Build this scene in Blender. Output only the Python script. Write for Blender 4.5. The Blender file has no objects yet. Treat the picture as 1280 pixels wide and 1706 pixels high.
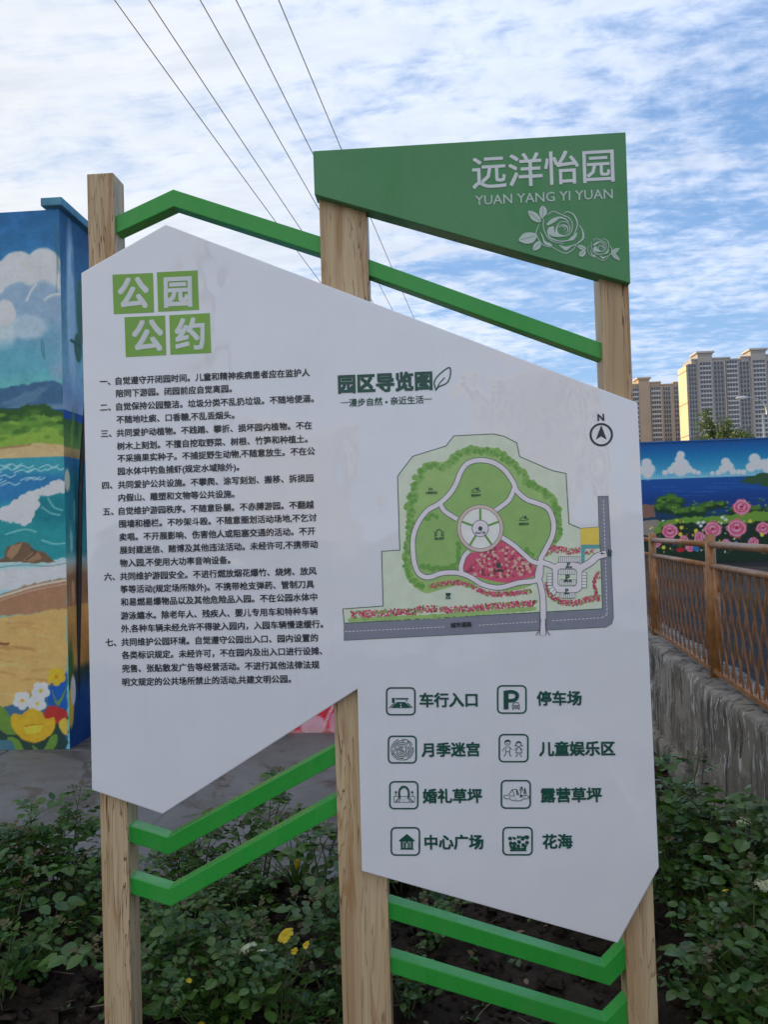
import bpy, bmesh, math, random
import numpy as np
from mathutils import Vector, Matrix
from mathutils.geometry import tessellate_polygon
R = math.radians
random.seed(7)
scn = bpy.context.scene
COL = scn.collection

# ---------------------------------------------------------------- camera
CAM = Vector((0.0, -2.0, 1.6))
F = 1250.0
yaw, pitch, roll = R(3.5), R(1.55), R(1.8)
fwd = Vector((-math.sin(yaw)*math.cos(pitch), math.cos(yaw)*math.cos(pitch), math.sin(pitch)))
rt0 = fwd.cross(Vector((0, 0, 1))).normalized()
up0 = rt0.cross(fwd).normalized()
rt = rt0*math.cos(roll) - up0*math.sin(roll)
up = up0*math.cos(roll) + rt0*math.sin(roll)
camd = bpy.data.cameras.new('camera')
cam = bpy.data.objects.new('camera', camd); COL.objects.link(cam)
cam.matrix_world = Matrix.Translation(CAM) @ Matrix((rt, up, -fwd)).transposed().to_4x4()
camd.sensor_fit = 'HORIZONTAL'; camd.sensor_width = 36.0; camd.lens = 36.0*F/1280.0
camd.clip_start = 0.05; camd.clip_end = 6000
scn.camera = cam

# ---------------------------------------------------------------- light
SUN_AZ, SUN_EL = R(-48), R(9)          # azimuth from +Y, negative = to the left
world = bpy.data.worlds.new('World'); scn.world = world; world.use_nodes = True
wt = world.node_tree; wt.nodes.clear()

def N(t, typ, **kw):
    n = t.nodes.new(typ)
    for k, v in kw.items():
        if k.startswith('i_'):
            n.inputs[k[2:].replace('_', ' ')].default_value = v
        else:
            setattr(n, k, v)
    return n
def L(t, a, b): t.links.new(a, b)
def math_(t, op, a, b=None, c=None, clamp=False):
    n = t.nodes.new('ShaderNodeMath'); n.operation = op; n.use_clamp = clamp
    for i, x in enumerate((a, b, c)):
        if x is None: continue
        if isinstance(x, (int, float)): n.inputs[i].default_value = x
        else: t.links.new(x, n.inputs[i])
    return n.outputs[0]
def vmath(t, op, a, b=None):
    n = t.nodes.new('ShaderNodeVectorMath'); n.operation = op
    for i, x in enumerate((a, b)):
        if x is None: continue
        if isinstance(x, (tuple, Vector)): n.inputs[i].default_value = x
        else: t.links.new(x, n.inputs[i])
    return n.outputs[0]
def mixc(t, f, a, b, mode='MIX'):
    n = t.nodes.new('ShaderNodeMix'); n.data_type = 'RGBA'; n.blend_type = mode
    for x, i in ((f, 0), (a, 6), (b, 7)):
        if isinstance(x, (int, float)): n.inputs[i].default_value = x
        elif isinstance(x, tuple): n.inputs[i].default_value = x if len(x) == 4 else x+(1,)
        else: t.links.new(x, n.inputs[i])
    return n.outputs[2]
def ramp(t, f, stops, interp='LINEAR'):
    n = t.nodes.new('ShaderNodeValToRGB'); n.color_ramp.interpolation = interp
    e = n.color_ramp.elements
    while len(e) < len(stops): e.new(0.5)
    for k, (p, c) in zip(e, stops):
        k.position = p
        if isinstance(c, (int, float)): c = (c, c, c)
        k.color = tuple(c[:3])+(1,)
    t.links.new(f, n.inputs[0]); return n.outputs[0]
def smooth(t, x, a, b, lo=0.0, hi=1.0):
    n = t.nodes.new('ShaderNodeMapRange'); n.interpolation_type = 'SMOOTHSTEP'
    t.links.new(x, n.inputs[0])
    for i, v in zip((1, 2, 3, 4), (a, b, lo, hi)): n.inputs[i].default_value = v
    return n.outputs[0]
def noise(t, vec, scale, detail=6, rough=0.55, dist=0.0, lac=2.0):
    n = t.nodes.new('ShaderNodeTexNoise'); n.inputs['Scale'].default_value = scale
    n.inputs['Detail'].default_value = detail; n.inputs['Roughness'].default_value = rough
    n.inputs['Distortion'].default_value = dist; n.inputs['Lacunarity'].default_value = lac
    if vec is not None: t.links.new(vec, n.inputs['Vector'])
    return n.outputs[0]
def mapping(t, vec, scale=(1, 1, 1), rot=(0, 0, 0), loc=(0, 0, 0)):
    n = t.nodes.new('ShaderNodeMapping'); n.inputs['Scale'].default_value = scale
    n.inputs['Rotation'].default_value = rot; n.inputs['Location'].default_value = loc
    t.links.new(vec, n.inputs['Vector']); return n.outputs[0]

def build_sky():
    t = wt
    tc = t.nodes.new('ShaderNodeTexCoord'); d = tc.outputs['Generated']
    sky = N(t, 'ShaderNodeTexSky', sky_type='NISHITA'); sky.sun_disc = False
    sky.sun_elevation = SUN_EL; sky.sun_rotation = SUN_AZ
    sky.air_density = 1.0; sky.dust_density = 1.0; sky.ozone_density = 2.0
    sep = t.nodes.new('ShaderNodeSeparateXYZ'); L(t, d, sep.inputs[0])
    x, y, z = sep.outputs
    zz = math_(t, 'ADD', math_(t, 'MAXIMUM', z, 0.0), 0.10)
    u = math_(t, 'DIVIDE', x, zz); v = math_(t, 'DIVIDE', y, zz)
    cmb = t.nodes.new('ShaderNodeCombineXYZ'); L(t, u, cmb.inputs[0]); L(t, v, cmb.inputs[1])
    uv = cmb.outputs[0]
    streak = noise(t, mapping(t, uv, (0.50, 1.9, 1), (0, 0, R(14)), (3.1, 1.7, 0)), 1.5, 9, 0.64, 0.7)
    fine = noise(t, mapping(t, uv, (0.65, 2.0, 1), (0, 0, R(10))), 5.5, 8, 0.66, 0.7)
    puff = noise(t, mapping(t, uv, (1.0, 1.3, 1), (0, 0, 0.4), (7.3, 2.2, 0)), 13.0, 5, 0.6, 0.3)
    broad = noise(t, mapping(t, uv, (1, 1, 1), (0, 0, 0), (2.4, 0.6, 0)), 0.85, 4, 0.55, 0.4)
    # more cloud on the sunward (left) side
    left = math_(t, 'MULTIPLY', x, -0.20)
    s = math_(t, 'ADD', math_(t, 'MULTIPLY', streak, 0.74), math_(t, 'MULTIPLY', fine, 0.36))
    rside = smooth(t, x, -0.35, 0.10, 0.30, 1.0)                       # little cloudlets away from the sun, long veils towards it
    s = math_(t, 'ADD', s, math_(t, 'ADD', 0.17, math_(t, 'MULTIPLY', rside, math_(t, 'MULTIPLY', math_(t, 'SUBTRACT', puff, 0.5), 0.42))))
    s = math_(t, 'ADD', s, math_(t, 'MULTIPLY', broad, 0.62))
    s = math_(t, 'ADD', s, left)
    # unseen bright cloud added behind the viewpoint to lift the light on the board
    s = math_(t, 'ADD', s, smooth(t, y, 0.45, -0.75, 0.0, 0.26))
    m = smooth(t, s, 0.84, 1.14)
    # underlying blue
    blue = mixc(t, 0.75, sky.outputs[0], (1.35, 2.6, 5.0, 1))
    hz = smooth(t, z, 0.0, 0.50, 1.0, 0.0)
    blue = mixc(t, math_(t, 'MULTIPLY', hz, 0.75), blue, (2.6, 4.0, 5.8, 1))
    # cloud tone: sunlit cream, thicker parts grey-blue
    thick = smooth(t, math_(t, 'ADD', math_(t, 'MULTIPLY', streak, 0.6), math_(t, 'MULTIPLY', fine, 0.4)), 0.40, 0.66)
    near_sun = smooth(t, x, 0.5, -0.8)
    cl = mixc(t, near_sun, (5.0, 5.7, 7.2, 1), (6.1, 6.05, 5.7, 1))
    cl = mixc(t, math_(t, 'MULTIPLY', thick, 0.66), cl, (3.7, 4.1, 4.8, 1))
    c = mixc(t, math_(t, 'MULTIPLY', m, 0.95), blue, cl)
    bg = N(t, 'ShaderNodeBackground'); bg.inputs['Strength'].default_value = 0.1
    L(t, c, bg.inputs['Color'])
    out = t.nodes.new('ShaderNodeOutputWorld'); L(t, bg.outputs[0], out.inputs[0])
build_sky()
sund = bpy.data.lights.new('sun', 'SUN'); sund.energy = 4.0; sund.angle = R(0.5); sund.color = (1.0, 0.74, 0.42)
sun = bpy.data.objects.new('sun', sund); COL.objects.link(sun)
sdir = Vector((math.sin(SUN_AZ)*math.cos(SUN_EL), math.cos(SUN_AZ)*math.cos(SUN_EL), math.sin(SUN_EL)))
sun.rotation_euler = sdir.to_track_quat('Z', 'Y').to_euler()
scn.view_settings.view_transform = 'Standard'; scn.view_settings.look = 'None'
scn.view_settings.exposure = 0.8; scn.view_settings.gamma = 1.0; scn.view_settings.use_curve_mapping = False

# ---------------------------------------------------------------- measuring helpers
def ray(px, py): return (fwd + rt*((px-640)/F) - up*((py-853)/F))
def at_y(px, py, y=0.0):
    d = ray(px, py); return CAM + d*((y-CAM.y)/d.y)
def at_z(px, py, z=0.0):
    d = ray(px, py); return CAM + d*((z-CAM.z)/d.z)
def at_x(px, py, x):
    d = ray(px, py); return CAM + d*((x-CAM.x)/d.x)
def at_d(px, py, dep): return CAM + ray(px, py)*dep
def lin(c): 
    c /= 255.0
    return c/12.92 if c <= 0.04045 else ((c+0.055)/1.055)**2.4
KV = (0.50, 0.54, 0.62)                     # light on a shaded upright surface
def alb(r, g, b, k=KV): return tuple(min(0.85, max(0.012, lin(x)/q)) for x, q in zip((r, g, b), k))

# ---------------------------------------------------------------- materials
def new_mat(name):
    m = bpy.data.materials.new(name); m.use_nodes = True
    b = m.node_tree.nodes['Principled BSDF']; return m, m.node_tree, b
def plain(name, col, rough=0.5, var=0.08, scale=8.0, spec=0.5, metal=0.0, bump=0.0, bscale=60.0):
    m, t, b = new_mat(name)
    tc = t.nodes.new('ShaderNodeTexCoord')
    n = noise(t, tc.outputs['Object'], scale, 6, 0.6)
    f = smooth(t, n, 0.3, 0.7, 1-var, 1+var)
    c = t.nodes.new('ShaderNodeVectorMath'); c.operation = 'SCALE'; c.inputs[0].default_value = col[:3]
    L(t, f, c.inputs['Scale']); L(t, c.outputs[0], b.inputs['Base Color'])
    b.inputs['Roughness'].default_value = rough; b.inputs['Specular IOR Level'].default_value = spec
    b.inputs['Metallic'].default_value = metal
    if bump:
        bp = t.nodes.new('ShaderNodeBump'); bp.inputs['Strength'].default_value = bump; bp.inputs['Distance'].default_value = 0.01
        L(t, noise(t, tc.outputs['Object'], bscale, 5, 0.6), bp.inputs['Height']); L(t, bp.outputs[0], b.inputs['Normal'])
    return m
_pm = {}
def pr(r, g, b_, rough=0.3):
    k = (r, g, b_)
    if k not in _pm:
        _pm[k] = plain('print_%02x%02x%02x' % k, alb(r, g, b_), rough, 0.05, 30)
    return _pm[k]

# ---------------------------------------------------------------- mesh builder
def link(name, me, mat=None, parent=None):
    o = bpy.data.objects.new(name, me); COL.objects.link(o)
    if mat is not None and me is not None and not me.materials: me.materials.append(mat)
    if parent is not None:
        o.parent = parent; o.matrix_parent_inverse = PINV(parent)
    return o
def PINV(p):
    if p.parent is not None: return Matrix.Identity(4)
    return (Matrix.Translation(p.location) @ p.rotation_euler.to_matrix().to_4x4()).inverted()
def tag(o, label=None, cat=None, group=None, kind=None):
    if label: o['label'] = label
    if cat: o['category'] = cat
    if group: o['group'] = group
    if kind: o['kind'] = kind
    return o
def empty(name, loc, label, cat, group=None):
    o = bpy.data.objects.new(name, None); COL.objects.link(o); o.location = loc
    o.empty_display_size = 0.1
    return tag(o, label, cat, group)
class MB:
    def __init__(s): s.v = []; s.f = []; s.sm = False
    def add(s, vs, fs):
        n = len(s.v); s.v += [tuple(x) for x in vs]; s.f += [tuple(n+i for i in f) for f in fs]
    def box(s, a, b):
        x0, y0, z0 = a; x1, y1, z1 = b
        s.add([(x0,y0,z0),(x1,y0,z0),(x1,y1,z0),(x0,y1,z0),(x0,y0,z1),(x1,y0,z1),(x1,y1,z1),(x0,y1,z1)],
              [(0,3,2,1),(4,5,6,7),(0,1,5,4),(1,2,6,5),(2,3,7,6),(3,0,4,7)])
    def beam(s, a, b, w, h, upv=Vector((0,0,1))):       # rectangular bar from a to b
        a = Vector(a); b = Vector(b); d = (b-a).normalized(); sx = d.cross(upv).normalized()*w/2; sz = sx.cross(d).normalized()*h/2
        vs = [a-sx-sz, a+sx-sz, a+sx+sz, a-sx+sz, b-sx-sz, b+sx-sz, b+sx+sz, b-sx+sz]
        s.add(vs, [(0,1,2,3),(7,6,5,4),(0,4,5,1),(1,5,6,2),(2,6,7,3),(3,7,4,0)])
    def prism(s, pts, y0, y1):                          # polygon of (x,z), pushed from y0 (front) to y1
        n = len(pts); A = sum(pts[i][0]*pts[(i+1)%n][1]-pts[(i+1)%n][0]*pts[i][1] for i in range(n))
        if A < 0: pts = pts[::-1]
        tri = tessellate_polygon([[Vector((p[0], p[1], 0)) for p in pts]])
        vs = [(p[0], y0, p[1]) for p in pts]+[(p[0], y1, p[1]) for p in pts]
        fs = []
        for a, b, c in tri:
            fs += [(a, b, c), (c+n, b+n, a+n)]
        fs += [(i, i+n, (i+1)%n+n, (i+1)%n) for i in range(n)]
        s.add(vs, fs)
    def face(s, pts, y):                                # flat print facing -y
        n = len(pts); tri = tessellate_polygon([[Vector((p[0], p[1], 0)) for p in pts]])
        s.add([(p[0], y, p[1]) for p in pts], tri)
    def ribbon(s, pts, w, y, closed=False):
        pts = [Vector((p[0], p[1])) for p in pts]; n = len(pts); vs = []
        for i in range(n):
            a = pts[i-1] if (i > 0 or closed) else pts[i]; b = pts[(i+1)%n] if (i < n-1 or closed) else pts[i]
            d1 = (pts[i]-a); d2 = (b-pts[i])
            if d1.length < 1e-9: d1 = d2
            if d2.length < 1e-9: d2 = d1
            if d1.length < 1e-9: d1 = d2 = Vector((1, 0))
            t_ = (d1.normalized()+d2.normalized()); t_ = t_.normalized() if t_.length > 1e-6 else d1.normalized()
            nn = Vector((-t_.y, t_.x)); k = max(0.5, nn.dot(Vector((-d1.normalized().y, d1.normalized().x))))
            ww = (w[i] if isinstance(w, (list, tuple)) else w)/2/k
            p = pts[i]+nn*ww; q = pts[i]-nn*ww; vs += [(p.x, y, p.y), (q.x, y, q.y)]
        m = n if closed else n-1
        s.add(vs, [(2*i, 2*i+1, 2*((i+1)%n)+1, 2*((i+1)%n)) for i in range(m)])
    def disc(s, c, r, y, n=14, ry=None):
        s.face([(c[0]+r*math.cos(2*math.pi*i/n), c[1]+(ry or r)*math.sin(2*math.pi*i/n)) for i in range(n)], y)
    def tube(s, pts, r, n=6, cap=True):
        pts = [Vector(p) for p in pts]; vs = []; m = len(pts)
        for i, p in enumerate(pts):
            d = (pts[min(i+1, m-1)]-pts[max(i-1, 0)]).normalized()
            a = d.cross(Vector((0.31, 0.17, 0.93)) if abs(d.z) < 0.95 else Vector((1, 0.1, 0))).normalized(); b = d.cross(a)
            rr = r[i] if isinstance(r, (list, tuple)) else r
            for k in range(n):
                q = 2*math.pi*k/n; vs.append(p+a*rr*math.cos(q)+b*rr*math.sin(q))
        fs = [(i*n+k, i*n+(k+1)%n, (i+1)*n+(k+1)%n, (i+1)*n+k) for i in range(m-1) for k in range(n)]
        if cap: fs += [tuple(range(n))[::-1], tuple((m-1)*n+k for k in range(n))]
        s.add(vs, fs)
    def mesh(s, name, mat=None, smooth=False):
        me = bpy.data.meshes.new(name); me.from_pydata(s.v, [], s.f)
        if smooth: me.polygons.foreach_set('use_smooth', [True]*len(me.polygons))
        me.validate(); me.update()
        if mat is not None: me.materials.append(mat)
        return me
    def build(s, name, mat, parent=None, smooth=False, bevel=0.0, seg=2):
        me = s.mesh(name, mat, smooth)
        if bevel:
            bm = bmesh.new(); bm.from_mesh(me); bmesh.ops.recalc_face_normals(bm, faces=bm.faces)
            bmesh.ops.dissolve_limit(bm, angle_limit=0.01, verts=bm.verts, edges=bm.edges)
            bmesh.ops.bevel(bm, geom=[e for e in bm.edges if e.calc_face_angle(0) > 0.3], offset=bevel, segments=seg, affect='EDGES', profile=0.6)
            bm.to_mesh(me); bm.free()
        return link(name, me, None, parent)

def catmull(P, n=5, closed=False):
    P = [Vector((p[0], p[1])) for p in P]; m = len(P); out = []
    rng = range(m) if closed else range(m-1)
    for i in rng:
        if closed: a, b, c, d = P[i-1], P[i], P[(i+1)%m], P[(i+2)%m]
        else: a, b, c, d = P[max(i-1, 0)], P[i], P[i+1], P[min(i+2, m-1)]
        for k in range(n):
            u = k/n
            out.append(0.5*((2*b)+(c-a)*u+(2*a-5*b+4*c-d)*u*u+(3*b-a-3*c+d)*u**3))
    if not closed: out.append(P[-1])
    return [(p.x, p.y) for p in out]

# ---------------------------------------------------------------- lettering
_tc = {}
def glyphs(s, off=0.0):
    if (s, off) in _tc: return _tc[(s, off)]
    cu = bpy.data.curves.new('t', 'FONT'); cu.body = s; cu.offset = off; cu.resolution_u = 2
    o = bpy.data.objects.new('t', cu); COL.objects.link(o)
    dg = bpy.context.evaluated_depsgraph_get(); me = bpy.data.meshes.new_from_object(o.evaluated_get(dg))
    v = np.array([(q.co.x, q.co.y) for q in me.vertices]); f = [tuple(p.vertices) for p in me.polygons]
    bpy.data.objects.remove(o); bpy.data.curves.remove(cu); bpy.data.meshes.remove(me)
    _tc[(s, off)] = (v, f); return v, f
def put_text(mb, s, A, B, y, hk=1.0, bold=0.018, off=0.0, size=None):
    """s between plane points A (left end, mid height) and B (right end)"""
    v, f = glyphs(s, 0.0005 if '童' in s else off); x0, x1 = v[:, 0].min(), v[:, 0].max()
    A = Vector(A); B = Vector(B); d = (B-A); Lr = d.length; d = d/Lr
    k = size if size else Lr/(x1-x0)
    nrm = Vector((-d.y, d.x))
    sh = [(0, 0)] if bold == 0 else [(-bold, bold), (bold, -bold), (bold, bold), (-bold, -bold), (0, 0)]+([(bold, 0), (-bold, 0), (0, bold), (0, -bold)] if bold > 0.025 else [])
    for j, (sx, sz) in enumerate(sh):
        X = (v[:, 0]-x0+sx)*k; Z = (v[:, 1]-0.385+sz)*k*hk
        mb.add([(A.x+d.x*a+nrm.x*b, y-0.00006*j, A.y+d.y*a+nrm.y*b) for a, b in zip(X, Z)], f)

# ---------------------------------------------------------------- painted canvases (murals): colours held by a fine vertex grid
_rng = np.random.RandomState(3)
_NT = _rng.rand(64, 64)
def vnoise(U, V, sc, octv=4, seed=0):
    out = np.zeros_like(U); a = 1.0; tot = 0
    for k in range(octv):
        x = U*sc+17.3*seed+k*5.1; y = V*sc+9.7*seed+k*3.3
        xi = np.floor(x).astype(int); yi = np.floor(y).astype(int); fx = x-xi; fy = y-yi
        fx = fx*fx*(3-2*fx); fy = fy*fy*(3-2*fy)
        g = lambda i, j: _NT[(xi+i) % 64, (yi+j) % 64]
        out += a*((g(0,0)*(1-fx)+g(1,0)*fx)*(1-fy)+(g(0,1)*(1-fx)+g(1,1)*fx)*fy)
        tot += a; a *= 0.5; sc *= 2
    return out/tot
class Canvas:
    """axis 'y': wall facing -y at y=pos; axis 'x': wall facing +x at x=pos"""
    def __init__(s, pos, u0, u1, z0, z1, res, base, axis='y', k=KV):
        s.pos, s.axis, s.k = pos, axis, k
        s.nu = int((u1-u0)/res)+1; s.nv = int((z1-z0)/res)+1
        s.u = np.linspace(u0, u1, s.nu); s.z = np.linspace(z0, z1, s.nv)
        s.U, s.V = np.meshgrid(s.u, s.z)
        s.C = np.ones((s.nv, s.nu, 3))*np.array(base, float)
        s.res = res
    def P(s, px, py):
        if s.axis == 'y': p = at_y(px, py, s.pos); return np.array((p.x, p.z))
        p = at_x(px, py, s.pos); return np.array((p.y, p.z))
    def sc(s, px, py): return float(np.linalg.norm(s.P(px+2, py+2)-s.P(px-2, py-2)))/5.66
    def _win(s, lo, hi, m):
        i0, i1 = np.searchsorted(s.u, [lo[0]-m, hi[0]+m]); j0, j1 = np.searchsorted(s.z, [lo[1]-m, hi[1]+m])
        return slice(j0, j1), slice(i0, i1)
    def _blend(s, w, m, col):
        c = np.array(col, float); s.C[w] = s.C[w]*(1-m[..., None])+c*m[..., None]
    def ell(s, px, py, rx, ry, col, soft=0.2, a=1.0, rough=0.0, rot=0.0):
        q = s.sc(px, py); c = s.P(px, py); rx *= q; ry *= q; r = max(rx, ry)*1.35
        w = s._win(c-r, c+r, 0)
        if s.U[w].size == 0: return
        du = s.U[w]-c[0]; dv = s.V[w]-c[1]
        if rot: du, dv = du*math.cos(rot)+dv*math.sin(rot), -du*math.sin(rot)+dv*math.cos(rot)
        d = np.sqrt((du/rx)**2+(dv/ry)**2)
        if rough: d = d+rough*(vnoise(s.U[w], s.V[w], 3.0/max(rx, ry), 3, 5)-0.5)*2
        s._blend(w, np.clip((1-d)/soft+0.5, 0, 1)*a, col)
    def poly(s, pts, col, soft=1.0, a=1.0, rough=0.0, sm=False):
        q = s.sc(*pts[0]); P = np.array([s.P(*p) for p in (catmull(pts, 5, True) if sm else pts)])
        m = 4*q*max(1, soft); w = s._win(P.min(0), P.max(0), m)
        X = s.U[w]; Y = s.V[w]
        if X.size == 0: return
        if rough:
            X = X+(vnoise(X, Y, 0.12/q, 3, 2)-0.5)*rough*q*2; Y = Y+(vnoise(X, Y, 0.12/q, 3, 8)-0.5)*rough*q*2
        D = np.full(X.shape, 1e9); ins = np.zeros(X.shape, bool)
        for i in range(len(P)):
            a0 = P[i-1]; b0 = P[i]; e = b0-a0; L2 = (e**2).sum()+1e-12
            t_ = np.clip(((X-a0[0])*e[0]+(Y-a0[1])*e[1])/L2, 0, 1)
            D = np.minimum(D, np.hypot(X-a0[0]-t_*e[0], Y-a0[1]-t_*e[1]))
            c = ((a0[1] > Y) != (b0[1] > Y)) & (X < e[0]*(Y-a0[1])/(e[1]+1e-12)+a0[0]); ins ^= c
        sd = np.where(ins, D, -D); s._blend(w, np.clip(sd/(soft*q)+0.5, 0, 1)*a, col)
    def stroke(s, pts, wd, col, soft=1.0, a=1.0, sm=True):
        q = s.sc(*pts[0]); P = np.array([s.P(*p) for p in (catmull(pts, 5) if sm else pts)])
        m = (wd+2)*q; w = s._win(P.min(0), P.max(0), m); X = s.U[w]; Y = s.V[w]
        if X.size == 0: return
        D = np.full(X.shape, 1e9)
        for i in range(1, len(P)):
            a0 = P[i-1]; e = P[i]-a0; L2 = (e**2).sum()+1e-12
            t_ = np.clip(((X-a0[0])*e[0]+(Y-a0[1])*e[1])/L2, 0, 1)
            D = np.minimum(D, np.hypot(X-a0[0]-t_*e[0], Y-a0[1]-t_*e[1]))
        s._blend(w, np.clip((wd/2*q-D)/(soft*q)+0.5, 0, 1)*a, col)
    def vgrad(s, px, stops):                       # stops: (py, colour) down one photo column
        zs = np.array([s.P(px, py)[1] for py, c in stops])[::-1]; cs = np.array([c for py, c in stops], float)[::-1]
        for k in range(3): s.C[..., k] = np.interp(s.V, zs, cs[:, k])
    def grain(s, amt, sc_, seed=1, su=1.0):
        s.C *= (1+amt*(vnoise(s.U*su, s.V, sc_, 5, seed)-0.5)*2)[..., None]
    def build(s, name, parent, rough=0.75, hole=None, bump=0.3):
        u = s.U.ravel(); v = s.V.ravel(); n = u.size
        co = np.zeros((n, 3))
        if s.axis == 'y': co[:, 0] = u; co[:, 1] = s.pos; co[:, 2] = v
        else: co[:, 0] = s.pos; co[:, 1] = u; co[:, 2] = v
        jj, ii = np.meshgrid(np.arange(s.nv-1), np.arange(s.nu-1), indexing='ij'); a = (jj*s.nu+ii).ravel()
        q = np.stack([a, a+1, a+1+s.nu, a+s.nu], 1)
        me = bpy.data.meshes.new(name); me.vertices.add(n); me.vertices.foreach_set('co', co.ravel())
        me.loops.add(q.size); me.loops.foreach_set('vertex_index', q.ravel())
        me.polygons.add(len(q)); me.polygons.foreach_set('loop_start', np.arange(len(q))*4)
        me.update(); me.validate()
        at = me.color_attributes.new('paint', 'FLOAT_COLOR', 'POINT')
        c = np.clip(s.C, 0, 255)/255; c = np.where(c <= 0.04045, c/12.92, ((c+0.055)/1.055)**2.4)/np.array(s.k)
        rgba = np.ones((n, 4)); rgba[:, :3] = np.clip(c, 0.01, 0.85).reshape(-1, 3)
        at.data.foreach_set('color', rgba.ravel())
        m, t, b = new_mat(name+'_paint')
        ca = t.nodes.new('ShaderNodeVertexColor'); ca.layer_name = 'paint'
        tc = t.nodes.new('ShaderNodeTexCoord')
        n1 = noise(t, tc.outputs['Object'], 9, 8, 0.7)
        L(t, mixc(t, 0.35, ca.outputs[0], ramp(t, n1, [(0.3, 0.55), (0.7, 1.0)]), 'MULTIPLY'), b.inputs['Base Color'])
        b.inputs['Roughness'].default_value = rough; b.inputs['Specular IOR Level'].default_value = 0.25
        bp = t.nodes.new('ShaderNodeBump'); bp.inputs['Strength'].default_value = bump; bp.inputs['Distance'].default_value = 0.02
        L(t, noise(t, tc.outputs['Object'], 26, 8, 0.7), bp.inputs['Height']); L(t, bp.outputs[0], b.inputs['Normal'])
        me.materials.append(m)
        return link(name, me, None, parent)

# ================================================================ ground
KG = 1.0
def ground_mats():
    m, t, b = new_mat('old_concrete')
    tc = t.nodes.new('ShaderNodeTexCoord'); P = tc.outputs['Object']
    n1 = noise(t, P, 0.9, 9, 0.65, 0.4); n2 = noise(t, mapping(t, P, (1, 1, 1), (0, 0, 0), (5, 3, 0)), 2.2, 10, 0.7, 1.2)
    n3 = noise(t, P, 60, 4, 0.7)
    c = ramp(t, n1, [(0.30, (0.105, 0.10, 0.10)), (0.48, (0.165, 0.16, 0.16)), (0.62, (0.20, 0.20, 0.205)), (0.8, (0.26, 0.26, 0.265))])
    c = mixc(t, smooth(t, n2, 0.50, 0.62), c, (0.10, 0.092, 0.088, 1))
    c = mixc(t, smooth(t, n2, 0.66, 0.70, 0, 0.7), c, (0.34, 0.35, 0.37, 1))
    c = mixc(t, 0.3, c, ramp(t, n3, [(0.3, 0.5), (0.7, 1.2)]), 'MULTIPLY')
    vor = N(t, 'ShaderNodeTexVoronoi', feature='DISTANCE_TO_EDGE'); vor.inputs['Scale'].default_value = 0.9
    L(t, vmath(t, 'ADD', P, mapping(t, n2, (0.25, 0.25, 0.25))), vor.inputs['Vector'])
    crk = smooth(t, vor.outputs[0], 0.0, 0.010, 1, 0)
    c = mixc(t, math_(t, 'MULTIPLY', crk, 0.35), c, (0.05, 0.05, 0.05, 1))
    L(t, c, b.inputs['Base Color'])
    L(t, smooth(t, n2, 0.4, 0.65, 0.75, 0.5), b.inputs['Roughness'])
    bp = t.nodes.new('ShaderNodeBump'); bp.inputs['Strength'].default_value = 0.5; bp.inputs['Distance'].default_value = 0.01
    L(t, math_(t, 'ADD', n2, math_(t, 'MULTIPLY', n3, 0.3)), bp.inputs['Height']); L(t, bp.outputs[0], b.inputs['Normal'])
    conc = m
    m, t, b = new_mat('dark_soil')
    tc = t.nodes.new('ShaderNodeTexCoord'); P = tc.outputs['Object']
    n1 = noise(t, P, 9, 10, 0.75); n2 = noise(t, P, 2.0, 4, 0.6)
    c = ramp(t, n1, [(0.3, (0.018, 0.013, 0.010)), (0.55, (0.045, 0.033, 0.025)), (0.8, (0.085, 0.062, 0.046))])
    c = mixc(t, smooth(t, n2, 0.45, 0.7, 0, 0.4), c, (0.075, 0.056, 0.042, 1))
    L(t, c, b.inputs['Base Color']); b.inputs['Roughness'].default_value = 0.95; b.inputs['Specular IOR Level'].default_value = 0.15
    bp = t.nodes.new('ShaderNodeBump'); bp.inputs['Strength'].default_value = 0.9; bp.inputs['Distance'].default_value = 0.02
    L(t, noise(t, P, 45, 8, 0.7), bp.inputs['Height']); L(t, bp.outputs[0], b.inputs['Normal'])
    return conc, m
M_CONC, M_SOIL = ground_mats()
M_ASPH = plain('asphalt', (0.035, 0.037, 0.042), 0.95, 0.25, 3, 0.05, bump=0.4, bscale=90)
g = MB(); g.add([(-1500, -1500, -0.006), (1500, -1500, -0.006), (1500, 2500, -0.006), (-1500, 2500, -0.006)], [(0, 1, 2, 3)])
tag(g.build('ground', plain('far_earth', (0.27, 0.26, 0.24), 0.9, 0.3, 0.05)), kind='structure')
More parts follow.
